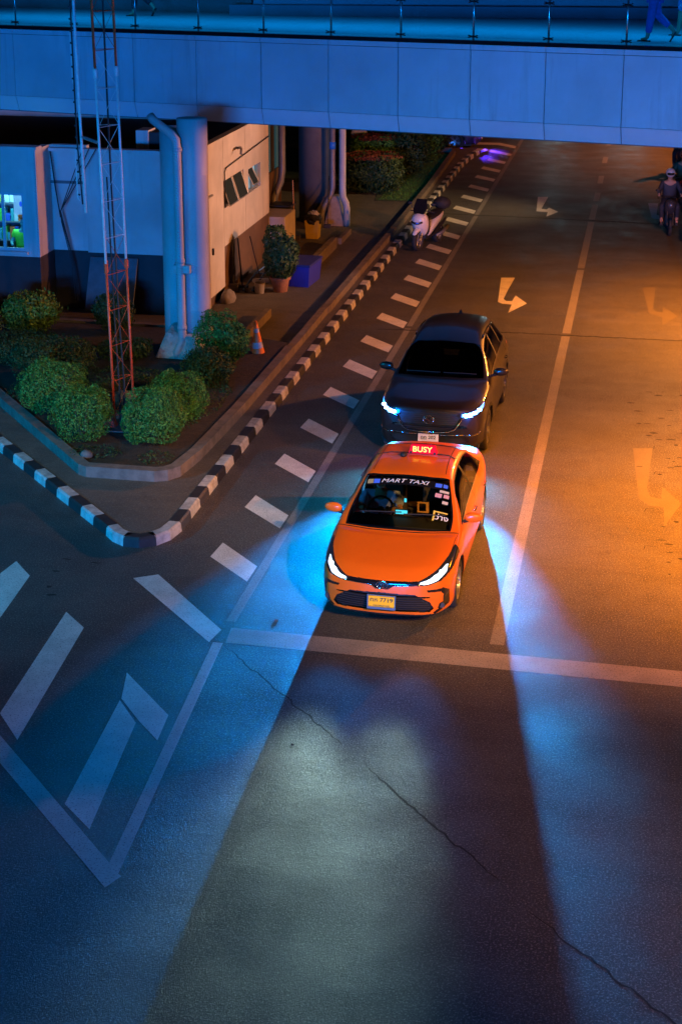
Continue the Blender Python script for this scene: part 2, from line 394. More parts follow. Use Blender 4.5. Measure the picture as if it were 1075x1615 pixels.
def leaves(name, blobs, n, size, m, parent, seed=1, floor=None, box=False, tight=.13):
    """leaf-sized faces through the shell of lumpy blobs: (cx,cy,cz,rx,ry,rz)"""
    rg = np.random.default_rng(seed); V = []
    tot = sum((b[3] * b[4] + b[4] * b[5] + b[3] * b[5]) for b in blobs)
    for bi, b in enumerate(blobs):
        k = int(n * (b[3] * b[4] + b[4] * b[5] + b[3] * b[5]) / tot)
        d = rg.normal(size=(k, 3)); d /= np.linalg.norm(d, axis=1)[:, None]
        if box: d = d / (np.abs(d).max(axis=1)[:, None] ** .75)
        ph = rg.uniform(0, 6, 3)
        lump = 1 + .07 * np.sin(d[:, 0] * 7 + ph[0]) + .07 * np.sin(d[:, 1] * 8 + ph[1]) + .05 * np.sin(d[:, 2] * 9 + ph[2])
        rr = (1 - np.abs(rg.normal(0, tight, k))) * lump + (rg.random(k) < .06) * rg.uniform(0, tight, k)
        c = np.array(b[:3]) + d * rr[:, None] * np.array(b[3:6])
        nr = d + rg.normal(0, .55, (k, 3)); nr /= np.linalg.norm(nr, axis=1)[:, None]
        t = np.cross(nr, rg.normal(size=(k, 3))); t /= np.linalg.norm(t, axis=1)[:, None]; w = np.cross(nr, t)
        L = size * rg.uniform(.6, 1.3, k)[:, None]
        if floor is not None: ok = c[:, 2] > floor; c, t, w, L, nr = c[ok], t[ok], w[ok], L[ok], nr[ok]
        V.append(np.stack([c - t * L, c - w * L * .42 + nr * L * .12, c + t * L, c + w * L * .42 + nr * L * .12], 1))
    V = np.concatenate(V); k = len(V)
    me = bpy.data.meshes.new(name); me.from_pydata(V.reshape(-1, 3).tolist(), [], np.arange(k * 4).reshape(-1, 4).tolist())
    return link(name, me, m, parent)

# ------------------------------------------------------------------ ground and markings
g = MB(); NX, NY = 2, 2
g.quad((-90, -30, 0), (90, -30, 0), (90, 220, 0), (-90, 220, 0))
road = structure(g.build('road', M_ASPH))
def mark(name, poly, m=M_PAINT, z=.0008): return flat_poly(name, poly, z, m, road)
# hatched strip beside the left lane line
for k in range(20):
    y = 19.90 + 1.965 * k
    if y > 58.2: break
    j = random.uniform(-.03, .03)
    mark('hatch_bar', [(-5.83, y + .08 + j), (-5.10, y - .66 + j), (-5.09, y - .13 + j), (-5.79, y + .61 + j)])
mark('hatch_bar', [(-6.67, 19.04), (-5.11, 17.35), (-5.05, 17.72), (-6.37, 19.23)])
mark('hatch_bar', [(-6.97, 15.14), (-6.54, 14.61), (-6.62, 14.98), (-6.80, 17.44), (-7.19, 17.84), (-7.1, 17.0)][:0] or [(-6.97, 15.14), (-6.54, 14.61), (-6.80, 17.44), (-7.19, 17.84)])
mark('hatch_bar', [(-5.56, 13.49), (-5.15, 13.10), (-5.37, 15.23), (-5.72, 15.70)])
mark('hatch_bar', [(-5.715, 15.74), (-5.35, 15.28), (-5.01, 14.90), (-5.06, 15.47), (-5.86, 16.37)])
mark('hatch_bar', [(-8.60, 18.30), (-8.15, 17.70), (-7.97, 17.49), (-8.10, 18.84), (-8.48, 19.28)])
mark('hatch_bar', [(-9.75, 19.6), (-9.4, 19.2), (-9.5, 20.4), (-9.85, 20.8)])
mark('hatch_bar', [(-6.94, 61.84), (-5.78, 61.89), (-5.0, 61.05), (-4.98, 60.42), (-5.8, 61.3), (-6.87, 61.26)])
mark('hatch_bar', [(-6.82, 60.34), (-6.19, 60.24), (-5.02, 59.02), (-5.01, 58.49), (-6.21, 59.67), (-6.78, 59.78)])
# lane lines, in stretches between the road joints
for a, b in ((17.98, 33.0), (33.2, 46.4), (46.6, 95)): mark('lane_line', [(-5.06, a), (-4.93, a), (-4.93, b), (-5.06, b)], M_LINE)
mark('lane_line', [(-5.06, 17.36), (-4.93, 17.36), (-4.62, 12.45), (-4.75, 12.35)], M_EDGE)
mark('lane_line', [(-9.80, 17.45), (-6.83, 14.42), (-4.67, 12.20), (-4.58, 12.40), (-6.72, 14.62), (-9.65, 17.62)], M_EDGE, .0009)
for a, b in ((17.98, 33.0), (33.25, 39.6), (39.8, 46.1), (46.5, 49), (49.6, 51.2), (53, 54.6), (57.5, 59), (62, 70)):
    mark('lane_line', [(-1.64, a), (-1.46, a), (-1.46, b), (-1.64, b)], M_LINE)
mark('lane_line', [(2.0, 17.98), (2.14, 17.98), (2.14, 90), (2.0, 90)], M_LINE)
M_STOP = paint_mark('stop_line_paint', (.34, .30, .27), (.07, .065, .06), .4)
mark('stop_line', [(-4.90, 17.38), (5.6, 17.22), (5.6, 17.62), (-4.94, 17.80)], M_STOP)
mark('turn_arrow', [(-3.46, 38.34), (-3.12, 38.40), (-3.17, 37.14), (-3.19, 36.12), (-3.11, 35.93), (-2.97, 35.96), (-2.94, 36.53), (-2.61, 35.78), (-2.96, 34.81), (-2.95, 35.61), (-3.18, 35.66), (-3.29, 35.80)])
mark('turn_arrow', [(-3.41, 50.03), (-3.08, 50.10), (-3.15, 47.97), (-2.98, 47.87), (-2.93, 48.19), (-2.61, 47.54), (-2.91, 46.71), (-2.92, 47.45), (-3.27, 47.51)])
mark('turn_arrow', [(.03, 37.98), (.34, 38.04), (.29, 35.83), (.35, 35.60), (.51, 35.50), (.51, 36.12), (.84, 35.25), (.50, 34.36), (.50, 35.09), (.24, 35.31), (.19, 35.53)], M_FAINT)
mark('turn_arrow', [(0, 25.87), (.33, 25.93), (.25, 23.86), (.31, 23.59), (.48, 23.50), (.49, 24.07), (.78, 23.37), (.52, 22.37), (.51, 23.16), (.29, 23.19), (.13, 23.48)], M_FAINT)
mark('turn_arrow', [(.07, 49.57), (.38, 49.56), (.34, 47.6), (.55, 47.4), (.58, 47.9), (.9, 47.1), (.6, 46.3), (.57, 46.9), (.28, 46.95), (.2, 47.08)])
# cracks and joints
def crack(pts, w, name='crack', jag=.03, m=M_TAR, z=.0018):
    rnd = random.Random(len(pts) + int(pts[0][0] * 100)); P = []
    for (x0, y0), (x1, y1) in zip(pts, pts[1:]):
        n = max(2, int(math.hypot(x1 - x0, y1 - y0) / .09))
        P += [(x0 + (x1 - x0) * i / n + rnd.uniform(-jag, jag) * .5, y0 + (y1 - y0) * i / n + rnd.uniform(-jag, jag)) for i in range(n)]
    P.append(pts[-1]); mb = MB()
    for i in range(len(P) - 1):
        a, b = Vector(P[i]), Vector(P[i + 1]); d = (b - a).normalized(); nrm = Vector((-d.y, d.x))
        wa = w * (.55 + .45 * math.sin(i * 1.7) ** 2) * min(1, .3 + i * .12, .3 + (len(P) - 1 - i) * .12)
        wb = w * (.55 + .45 * math.sin((i + 1) * 1.7) ** 2) * min(1, .3 + (i + 1) * .12, .3 + (len(P) - 2 - i) * .12)
        mb.quad((*(a - nrm * wa), z), (*(a + nrm * wa), z), (*(b + nrm * wb), z), (*(b - nrm * wb), z))
    return mb.build(name, m, road)
crack([(-4.88, 17.27), (-3.84, 16.14), (-2.98, 15.2)], .013)
crack([(-2.63, 14.80), (-1.9, 13.95), (-1.03, 13.02)], .015)
crack([(-.71, 12.59), (-.2, 12.1), (.41, 11.49), (1.2, 10.8)], .014)
crack([(-5.7, 32.8), (-2.8, 33.08), (.9, 33.1), (4.5, 33.1)], .05, 'tar_joint')
crack([(-6.4, 46.6), (-2.5, 46.4), (0, 46.2), (4, 46.1)], .05, 'tar_joint')
crack([(-1.2, 16.0), (-.95, 15.97)], .012); crack([(-2.2, 15.35), (-1.75, 15.2)], .008)
rnd = random.Random(5)
pits = MB()
for cx, cy, n in ((.3, 28.6, 9), (.55, 26.9, 10), (.6, 25.0, 8), (.55, 22.4, 6), (.7, 21.2, 5), (-7.6, 19.2, 5)):
    for _ in range(n):
        x = cx + rnd.gauss(0, .22); y = cy + rnd.gauss(0, .55); a = rnd.uniform(-.3, .3)
        l = rnd.uniform(.02, .10); w = rnd.uniform(.008, .022); k = 7
        pits.add([(x + l * math.cos(2 * math.pi * i / k) * rnd.uniform(.6, 1.1), y + w * 2.2 * math.sin(2 * math.pi * i / k) * rnd.uniform(.5, 1.1), .0022) for i in range(k)], [tuple(range(k))])
o = pits.build('surface_pit', M_TAR, road); o['kind'] = 'stuff'
# chevrons of broken surface near the right lane
for x, y in ((.34, 25.9), (.36, 24.6), (.22, 22.9), (.22, 21.4), (.15, 30.4)):
    crack([(x, y), (x + .02, y + .16), (x + .22, y + .14)], .014, jag=.015)

# kerbs ------------------------------------------------
def offset_path(P, d):
    out = []
    for i, p in enumerate(P):
        a = Vector(P[max(0, i - 1)]); b = Vector(P[min(len(P) - 1, i + 1)]); t = (b - a).normalized()
        out.append((p[0] - t.y * d, p[1] + t.x * d))
    return out
def arc(c, r, a0, a1, n): return [(c[0] + r * math.cos(R(a0 + (a1 - a0) * i / n)), c[1] + r * math.sin(R(a0 + (a1 - a0) * i / n))) for i in range(n + 1)]
# outer foot of the striped kerb: from far left, round the nose, away along the road
foot = [(-17.2, 30.6), (-7.55, 20.42)]
nose = [(-7.38, 20.22), (-7.17, 20.08), (-6.92, 20.06), (-6.70, 20.20), (-6.56, 20.44)]
tail = [(-6.50, 20.80), (-6.50, 22.0), (-6.49, 30), (-6.52, 45), (-6.50, 55.5), (-6.42, 57.2), (-6.24, 58.9)]
def resample(P, step, lead=0):
    out = []; acc = 0; carry = lead
    for (x0, y0), (x1, y1) in zip(P, P[1:]):
        L = math.hypot(x1 - x0, y1 - y0); s = carry
        while s <= L: out.append((x0 + (x1 - x0) * s / L, y0 + (y1 - y0) * s / L)); s += step
        carry = s - L
    return out
kerb = thing('striped_kerb', 'black and white striped kerb running round the planter corner and along the road', 'kerb')
def kerb_block(p, q, white, w=.19, h=.15):
    ip = offset_path([p, q], w); e = .004; mb = MB()
    # chamfered block
    P = Vector(p); Q = Vector(q); t = (Q - P).normalized() * e; n = Vector((-t.y, t.x)).normalized()
    P += t; Q -= t
    prof = [(0, 0), (.012, h - .03), (.04, h), (w, h), (w, -.0)]
    vs = [(*(P + n * a), z) for a, z in prof] + [(*(Q + n * a), z) for a, z in prof]; k = 5
    mb.add(vs, [tuple(range(k)), tuple(range(k, 2 * k))[::-1]] + [(i, (i + 1) % k, k + (i + 1) % k, k + i) for i in range(k)])
    mb.build('kerb_block', M_KW if white else M_KB, kerb)
L1 = resample(foot, .47)[::-1]; L1 = [foot[-1]] + [(foot[-1][0] + (foot[0][0] - foot[-1][0]) * (.47 * k) / 14.03, foot[-1][1] + (foot[0][1] - foot[-1][1]) * (.47 * k) / 14.03) for k in range(1, 30)]
for k in range(len(L1) - 1): kerb_block(L1[k + 1], L1[k], k % 2 == 1)
# nose: white quarter, long black block, white quarter
def nose_block(pts, m, w=.19, h=.15):
    mb = MB(); inn = offset_path(pts, w); out2 = offset_path(pts, .04)
    for i in range(len(pts) - 1):
        a, b, c, d = pts[i], pts[i + 1], inn[i + 1], inn[i]; e, f = out2[i], out2[i + 1]
        mb.quad((*a, 0), (*b, 0), (*offset_path(pts, .012)[i + 1], h - .03), (*offset_path(pts, .012)[i], h - .03))
        mb.quad((*offset_path(pts, .012)[i], h - .03), (*offset_path(pts, .012)[i + 1], h - .03), (*f, h), (*e, h))
        mb.quad((*e, h), (*f, h), (*c, h), (*d, h)); mb.quad((*d, h), (*c, h), (*c, 0), (*d, 0))
    mb.build('kerb_block', m, kerb)
full = [foot[-1]] + nose + [tail[0]]
nose_block(full[0:3], M_KW); nose_block(full[2:5], M_KB); nose_block(full[4:], M_KW)
T = resample(tail, .5)
for k in range(len(T) - 1): kerb_block(T[k], T[k + 1], k % 2 == 1)
# pavement slab inside the striped kerb
inner = offset_path([foot[0], foot[-1]] + nose + tail, .17)
sl = MB(); poly = inner + [(-6.4, 59.4), (-30, 59.4), (-30, 44)]
pav = flat_poly('pavement', poly, .138, M_PAVE); structure(pav)
# raised planter kerb
M_EARTH = M_SOIL
outer = [(-14.9, 29.7), (-8.72, 22.45), (-8.56, 22.36), (-7.42, 22.36), (-7.22, 22.45), (-7.08, 22.68), (-6.98, 23.5), (-6.90, 26), (-6.88, 30.0)]
inn = offset_path(outer, .17)
pk = MB()
for i in range(len(outer) - 1):
    a, b, c, d = outer[i], outer[i + 1], inn[i + 1], inn[i]
    pk.quad((*a, .13), (*b, .13), (*b, .32), (*a, .32)); pk.quad((*a, .32), (*b, .32), (*c, .33), (*d, .33)); pk.quad((*d, .33), (*c, .33), (*c, .2), (*d, .2))
structure(pk.build('planter_kerb', M_CONC))
k2 = MB(); o2 = [(-6.88, 30.0), (-6.88, 33.4), (-6.86, 33.5), (-6.82, 42), (-6.85, 50), (-7.00, 57.5), (-7.12, 58.2), (-8.0, 58.3)]; i2 = offset_path(o2, .16)
for i in range(len(o2) - 1):
    a, b, c, d = o2[i], o2[i + 1], i2[i + 1], i2[i]
    k2.quad((*a, .13), (*b, .13), (*b, .30), (*a, .30)); k2.quad((*a, .30), (*b, .30), (*c, .30), (*d, .30)); k2.quad((*d, .30), (*c, .30), (*c, .13), (*d, .13))
structure(k2.build('pavement_edge_kerb', M_CONC))
structure(flat_poly('planter_soil', inn + [(-7.05, 30.3), (-9.3, 31.2), (-15.2, 31.2)], .29, M_SOIL))
structure(MB().box((-15.5, 31.0, .13), (-9.4, 31.16, .34)).build('planter_back_kerb', M_CONC))
step = MB().box((-8.25, 37.2, .13), (-8.08, 40.5, .42)).build('pavement_step', M_CONC, bevel=.01); structure(step)
structure(MB().box((-8.20, 30.9, .13), (-8.06, 32.9, .33)).build('pavement_step', M_CONC, bevel=.01))
structure(MB().box((-8.16, 40.9, .13), (-8.04, 42.3, .3)).build('pavement_step', M_CONC, bevel=.01))
gr = flat_poly('lawn', [(-8.3, 47.6), (-7.05, 47.6), (-7.15, 58.0), (-14, 58), (-14, 50.4), (-8.6, 50.4)], .15, mat('lawn_soil', (.03, .05, .015), .95)); structure(gr)
rg = np.random.default_rng(3); n = 9000; V = []
x = rg.uniform(-8.2, -7.1, n); y = rg.uniform(47.7, 57.5, n); h = rg.uniform(.02, .06, n); a = rg.uniform(0, 3.14, n)
tri = np.stack([np.stack([x, y, 0 * x + .15], 1), np.stack([x + .012 * np.cos(a), y + .012 * np.sin(a), 0 * x + .15], 1), np.stack([x + rg.normal(0, .02, n), y + rg.normal(0, .02, n), .15 + h], 1)], 1)
me = bpy.data.meshes.new('grass'); me.from_pydata(tri.reshape(-1, 3).tolist(), [], np.arange(3 * n).reshape(-1, 3).tolist())
go = link('grass', me, M_LEAF); go['kind'] = 'stuff'; go['label'] = 'short lawn between the hedges and the pavement edge'; go['category'] = 'grass'

# ------------------------------------------------------------------ footbridge
BO = Vector((-6.28, 31.83, 0)); BA = math.atan2(-.1996, .980)
br = thing('footbridge', 'wide blue lit footbridge crossing over the road with panelled fascia and glass railing', 'footbridge', BO, BA)
J = [-.27 + 1.53 * k for k in range(-9, 12)]
pan_m = None
for a, b in zip(J, J[1:]):
    e = .008
    if pan_m is None:
        mb = MB(); w = 1.53
        mb.box((e, 0, 0), (w - e, .03, 1.36)); pan_m = mb.mesh('fascia_panel'); pan_m.materials.append(M_PANEL)
        mb = MB(); vs = [(e, 0, 0), (w - e, 0, 0), (w - e, .11, -.335), (e, .11, -.335)]
        mb.add(vs + [(x, y + .03, z) for x, y, z in vs], [(0, 3, 2, 1), (4, 5, 6, 7), (0, 1, 5, 4), (1, 2, 6, 5), (2, 3, 7, 6), (3, 0, 4, 7)])
        bev_m = mb.mesh('fascia_bevel'); bev_m.materials.append(M_BEVEL)
        mb = MB().box((e * .6, -.03, 0), (w - e * .6, .05, .10)); cor_m = mb.mesh('cornice_strip'); cor_m.materials.append(M_PANEL)
    link('fascia_panel', pan_m, None, br, (a, random.uniform(0, .004), 4.86), (R(random.uniform(-.15, .15)), 0, 0))
    link('fascia_bevel', bev_m, None, br, (a, .0, 4.852))
    link('cornice_strip', cor_m, None, br, (a, 0, 6.235))
MB().box((-15, .035, 4.87), (18, .3, 6.30)).build('fascia_backing', M_BLACK, br)
MB().box((-15, -.045, 6.34), (18, .05, 6.42)).build('edge_trim', M_BLKG, br)
MB().box((-15, .115, 4.50), (18, 9.2, 4.58)).build('soffit', M_SOFF, br)
MB().box((-15, .30, 4.60), (18, 9.2, 6.26)).build('deck_girder', M_SOFF, br)
# tiled deck in bays between posts
for a, b in zip(J, J[1:]):
    MB().box((a + .002, .055, 6.262), (b - .002, 9.0, 6.35)).build('deck_bay', M_DECK, br)
# far upstand, slanted
MB().add([(-5.4, 5.75, 6.352), (18, 12.0 - .05, 6.352), (18, 12.3, 6.352), (-5.4, 6.0, 6.352), (-5.4, 5.75, 6.62), (18, 11.95, 6.62), (18, 12.3, 6.62), (-5.4, 6.0, 6.62)],
         [(0, 1, 5, 4), (1, 2, 6, 5), (2, 3, 7, 6), (3, 0, 4, 7), (4, 5, 6, 7)]).build('upstand_wall', mat('upstand_paint', (.13, .17, .20), .6, noise=.2, scale=1), br)
MB().add([(-5.0, 6.3, 6.3), (18, 13.2, 6.3), (18, 13.2, 9.3), (-5.0, 6.3, 9.3)], [(0, 1, 2, 3)]).build('back_wall', mat('bridge_back_wall', (.34, .36, .38), .6, noise=.1, scale=.6), br)
MB().box((-15, 6.6, 6.35), (-5.2, 6.8, 9.3)).build('back_wall', mat('bridge_back_wall_left', (.20, .25, .22), .6, noise=.3, scale=.8), br)
post_r = None
for i, a in enumerate(J[1:-1]):
    if post_r is None:
        pm = MB().tube([(0, 0, 6.35), (0, 0, 7.5)], .022, 10).mesh('post'); pm.materials.append(M_STEEL)
        pm.polygons.foreach_set('use_smooth', [True] * len(pm.polygons))
        cm = MB().tube([(-.10, -.03, 0), (-.03, 0, .02), (.03, 0, .02), (.10, -.03, 0)], .014, 6)
        cm.tube([(-.10, -.03, .045), (-.03, 0, .025), (.03, 0, .025), (.10, -.03, .045)], .012, 6); cm.ell((0, 0, .02), (.035, .035, .03), 10, 6)
        cm = cm.mesh('clamp'); cm.materials.append(mat('dark_clamp', (.05, .05, .055), .35, .8))
        gm = MB().box((.015, -.004, 0), (1.515, .004, 1.0)).mesh('glass_panel'); gm.materials.append(M_RAIL); post_r = 1
    p = link('post', pm, None, br, (a, .15, 0))
    link('clamp', cm, None, p, (0, -.01, 6.46)); link('clamp', cm, None, p, (0, -.01, 7.14))
    link('glass_panel', gm, None, br, (a, .11, 6.45))
MB().tube([(-14, .15, 7.5), (16, .15, 7.5)], .028, 10).build('handrail', M_STEEL, br)

# ------------------------------------------------------------------ columns, pipes
colm = thing('bridge_column', 'tall pale round bridge column on a rough concrete footing beside the shrubs', 'column', (-8.72, 29.3, 0))
MB().lathe([(.0, 0), (.30, 0), (.30, 1.2), (.303, 1.21), (.303, 1.22), (.30, 1.23), (.30, 3.9), (.303, 3.91), (.30, 3.93), (.30, 5.0), (0, 5.0)], 36).build('shaft', M_COLP, colm, smooth=True)
rk = random.Random(2)
MB().add([(-.78, -.62, .13), (.22, -.70, .13), (.42, .3, .13), (-.7, .35, .13), (-.52, -.42, .78), (.1, -.46, .72), (.26, .26, .82), (-.52, .28, .92)],
         [(0, 1, 5, 4), (1, 2, 6, 5), (2, 3, 7, 6), (3, 0, 4, 7), (4, 5, 6, 7)]).build('footing', mat('rough_concrete', (.42, .42, .41), .9, noise=.35, scale=5, stain=.8, bump=.9, bscale=9, dist=.08), colm, bevel=.05)
colb = thing('bridge_column', 'plain flat sided bridge pier left of the round column, its top just below the bridge', 'column', (-9.22, 29.6, 0))
MB().lathe([(.0, 0), (.25, 0), (.25, 1.3), (.253, 1.31), (.25, 1.33), (.25, 3.9), (.253, 3.91), (.25, 3.93), (.25, 4.78), (0, 4.78)], 30).build('shaft', M_COLP, colb, smooth=True)
dp = thing('drain_pipe', 'pale blue lit drain pipe bending out of the bridge and down the tall round column', 'pipe', (-8.95, 28.93, 0))
MB().tube([(-.55, .2, 5.05), (-.48, .15, 4.98), (-.05, 0, 4.72), (.02, -.01, 4.62), (.03, -.01, 4.45), (.04, -.02, .8), (.06, -.06, .62), (-.03, -.14, .42), (-.04, -.15, .28)], [.085] * 5 + [.085, .09, .085, .085], 14).build('pipe', M_COLP, dp, smooth=True)
for z in (4.4, 2.2, .85): MB().tube([(.036, -.014, z), (.037, -.014, z + .08)], .098, 14).build('pipe_collar', M_COLP, dp, smooth=True)
MB().box((-.1, -.07, 2.0), (.24, .10, 2.16)).build('pipe_bracket', M_COLP, dp, bevel=.01)

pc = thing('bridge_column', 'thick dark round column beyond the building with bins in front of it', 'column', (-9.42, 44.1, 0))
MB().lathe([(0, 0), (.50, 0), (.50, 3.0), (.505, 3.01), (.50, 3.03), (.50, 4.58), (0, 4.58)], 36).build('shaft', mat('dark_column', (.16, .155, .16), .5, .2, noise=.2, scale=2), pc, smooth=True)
pf = MB().add([(-9.05, 43.35, .13), (-8.42, 43.35, .13), (-8.42, 44, .13), (-9.05, 44, .13), (-8.86, 43.5, .98), (-8.62, 43.5, .98), (-8.62, 43.9, .98), (-8.86, 43.9, .98)],
              [(0, 1, 5, 4), (1, 2, 6, 5), (2, 3, 7, 6), (3, 0, 4, 7), (4, 5, 6, 7)]).build('concrete_footing', mat('footing_plaster', (.36, .30, .25), .9, noise=.3, scale=6, bump=.4), bevel=.04)
tag(pf, 'orange lit tapered concrete footing between the two forked drain pipes', 'footing')
p1 = thing('drain_pipe', 'grey drain pipe with a blue band, its foot bending left, beside the thick column', 'pipe', (0, 0, 0))
MB().tube([(-8.80, 43.45, 4.6), (-8.80, 43.45, 1.25), (-8.84, 43.40, 1.05), (-9.02, 43.3, .72), (-9.08, 43.26, .5), (-9.08, 43.25, .14)], .085, 12).build('pipe', M_GALV, p1, smooth=True)
MB().tube([(-8.80, 43.45, 2.35), (-8.80, 43.45, 2.55)], .093, 12).build('blue_band', mat('blue_tape', (.02, .20, .65), .5), p1, smooth=True)
p2 = thing('drain_pipe', 'pale drain pipe kinked to the right at its foot, rightmost beside the hedge', 'pipe', (0, 0, 0))
MB().tube([(-8.52, 43.5, 4.6), (-8.52, 43.5, 1.15), (-8.50, 43.45, .98), (-8.40, 43.4, .80), (-8.38, 43.4, .65), (-8.38, 43.4, .14)], [.10] * 6, 12).build('pipe', mat('pale_pipe', (.45, .44, .42), .5, noise=.15, scale=3), p2, smooth=True)
p3 = thing('drain_pipe', 'dark drain pipe between the glazed wall and the thick column, bending left low down', 'pipe', (0, 0, 0))
MB().tube([(-9.98, 42.2, 4.6), (-9.98, 42.2, 1.9), (-10.0, 42.1, 1.6), (-10.12, 41.8, 1.2), (-10.14, 41.7, .14)], .10, 12).build('pipe', M_GALV, p3, smooth=True)
p4 = thing('drain_pipe', 'thin grey pipe standing against the right flank of the thick column', 'pipe', (0, 0, 0))
MB().tube([(-8.91, 43.75, 4.58), (-8.91, 43.75, .14)], .045, 8).build('pipe', M_GALV, p4, smooth=True)

# ------------------------------------------------------------------ building
bd = thing('guard_building', 'low white walled building with dark base, shop window and cream side wall under the footbridge', 'building', (0, 0, 0))
XL, XR, YF, YB, ZT = -24, -9.6, 32.6, 39.1, 3.88
def wall_x(y, holes, x0, x1, z0, z1, m, name='wall', th=.18):
    """wall facing -y with rectangular holes (x0,x1,z0,z1)"""
    xs = sorted({x0, x1, *[h[0] for h in holes], *[h[1] for h in holes]}); zs = sorted({z0, z1, *[h[2] for h in holes], *[h[3] for h in holes]})
    mb = MB()
    for a, b in zip(xs, xs[1:]):
        for c, d in zip(zs, zs[1:]):
            if not any(h[0] <= a and b <= h[1] and h[2] <= c and d <= h[3] for h in holes): mb.box((a, y, c), (b, y + th, d))
    bm_o = mb.build(name, m, bd); return bm_o
LX = -13.04
wall_x(31.9, [(-15.6, -13.36, 1.62, 2.92)], XL, LX, 1.5, ZT, M_WALL)
wall_x(31.91, [], XL, LX - .01, .1, 1.5, M_BASE, 'base_wall')
MB().box((LX - .18, 32.08, 1.5), (LX, 32.75, ZT)).build('wall', M_WALL, bd)
MB().box((LX - .19, 32.08, .1), (LX - .01, 32.75, 1.497)).build('base_wall', M_BASE, bd)
wall_x(32.75, [], LX, -12.18, 1.5, ZT, M_WALL); wall_x(32.76, [], LX, -12.18, .1, 1.5, M_BASE, 'base_wall')
wall_x(32.6, [], -12.18, XR - .18, 1.5, ZT - .12, M_WALL); wall_x(32.61, [], -12.18, XR - .18, .1, 1.5, M_BASE, 'base_wall')
MB().box((LX, 32.70, 3.02), (-12.20, 32.747, 3.08)).build('conduit_tray', mat('tray_grey', (.12, .12, .13), .6), bd)
MB().box((XL, 31.86, ZT), (LX + .04, 32.2, ZT + .06)).build('coping', M_WALL, bd)
MB().box((LX + .045, 32.56, ZT - .12), (XR - .2, 32.8, ZT - .05)).build('coping', M_WALL, bd)
structure_roof = MB().box((XL, 32.85, 3.55), (XR - .2, 39.0, 3.65)).build('roof', mat('roof_slab', (.03, .03, .032), .9), bd)
# side wall facing the road (x = XR) with two awning windows
def wall_y(x, holes, y0, y1, z0, z1, m, name, th=.18):
    ys = sorted({y0, y1, *[h[0] for h in holes], *[h[1] for h in holes]}); zs = sorted({z0, z1, *[h[2] for h in holes], *[h[3] for h in holes]})
    mb = MB()
    for a, b in zip(ys, ys[1:]):
        for c, d in zip(zs, zs[1:]):
            if not any(h[0] <= a and b <= h[1] and h[2] <= c and d <= h[3] for h in holes): mb.box((x - th, a, c), (x, b, d))
    return mb.build(name, m, bd)
W1, W2 = (34.72, 36.55, 2.2, 2.84), (36.98, 38.2, 2.16, 2.76)
wall_y(XR, [], 32.6, 34.68, .35, 3.86, M_WALLC, 'wall_panel'); 
wall_y(XR, [W1], 34.695, 36.70, 1.3, 3.86, M_WALLC, 'wall_panel')
wall_y(XR, [W2], 36.715, 39.1, 1.3, 3.86, M_WALLC, 'wall_panel')
wall_y(XR - .02, [], 34.0, 39.1, .1, 1.295, M_BROWN, 'base_wall', .16)
wall_y(XR - .02, [], 32.62, 34.68, .1, .345, M_BROWN, 'base_wall', .16)
MB().box((XR - .17, 39.1, .1), (XL, 39.2, 3.8)).build('wall', M_WALLC, bd)
dr = MB().box((XR, 32.70, .40), (XR + .03, 33.62, 2.68)).build('door', M_WALLC, bd, bevel=.006)
MB().box((XR + .03, 33.5, 1.35), (XR + .07, 33.56, 1.5)).build('handle', M_BLACK, dr)
MB().box((XR, 32.66, 2.685), (XR + .05, 33.66, 2.72)).build('door_frame', mat('grey_frame', (.2, .2, .2), .5), bd)
MB().tube([(XR + .03, 34.72, 2.22), (XR + .03, 34.70, 3.05), (XR + .03, 34.82, 3.13), (XR + .03, 39.05, 3.30)], .014, 6).build('cable', M_BLACK, bd)
M_FR = mat('aluminium_frame', (.35, .35, .36), .4, .6)
for (y0, y1, z0, z1), lit in ((W1, 0), (W2, 1)):
    t = .035; wf = None
    for a, b, c, d in ((y0, y1, z0, z0 + t), (y0, y1, z1 - t, z1), (y0, y0 + t, z0 + t, z1 - t), (y1 - t, y1, z0 + t, z1 - t), ((y0 + y1) / 2 - t / 2, (y0 + y1) / 2 + t / 2, z0 + t, z1 - t)):
        if wf is None: wf = MB().box((XR - .12, a, c), (XR - .06, b, d)).build('window', M_FR, bd)
        else: MB().box((XR - .12, a, c), (XR - .06, b, d)).build('window_frame', M_FR, wf)
    MB().box((XR - .16, y0, z0), (XR - .15, y1, z1)).build('window_recess', mat('recess_lit', (.25, .42, .5), .6, emit=(.02, .35, .55), estr=.55) if lit else mat('recess_dark', (.04, .04, .045), .6), wf)
    for k in range(2 - lit):
        ya = y0 + (y1 - y0) * k / 2 + t; yb = y0 + (y1 - y0) * (k + 1) / 2 - t
        s = MB(); zt, zb, off = z1 - t, z0 + .05 + .16 * lit, .17
        s.quad((XR - .05, ya, zt), (XR - .05, yb, zt), (XR - .05 + off, yb, zb), (XR - .05 + off, ya, zb))
        s.v += []
        sh = s.build('pane', mat('awning_glass', (.03, .045, .05), .1, spec=.8), wf)
        fr = MB(); 
        for a, b in (((XR - .05, ya, zt), (XR - .05 + off, ya, zb)), ((XR - .05, yb, zt), (XR - .05 + off, yb, zb)), ((XR - .05 + off, ya, zb), (XR - .05 + off, yb, zb))): fr.tube([a, b], .015, 5)
        fr.build('sash', M_FR, wf)
wl = MB().tube([(XR + .0, 36.0, 3.42), (XR + .10, 35.9, 3.46), (XR + .2, 35.6, 3.46), (XR + .22, 35.5, 3.36)], .03, 8).build('vent_spout', M_GALV, bd, smooth=True)
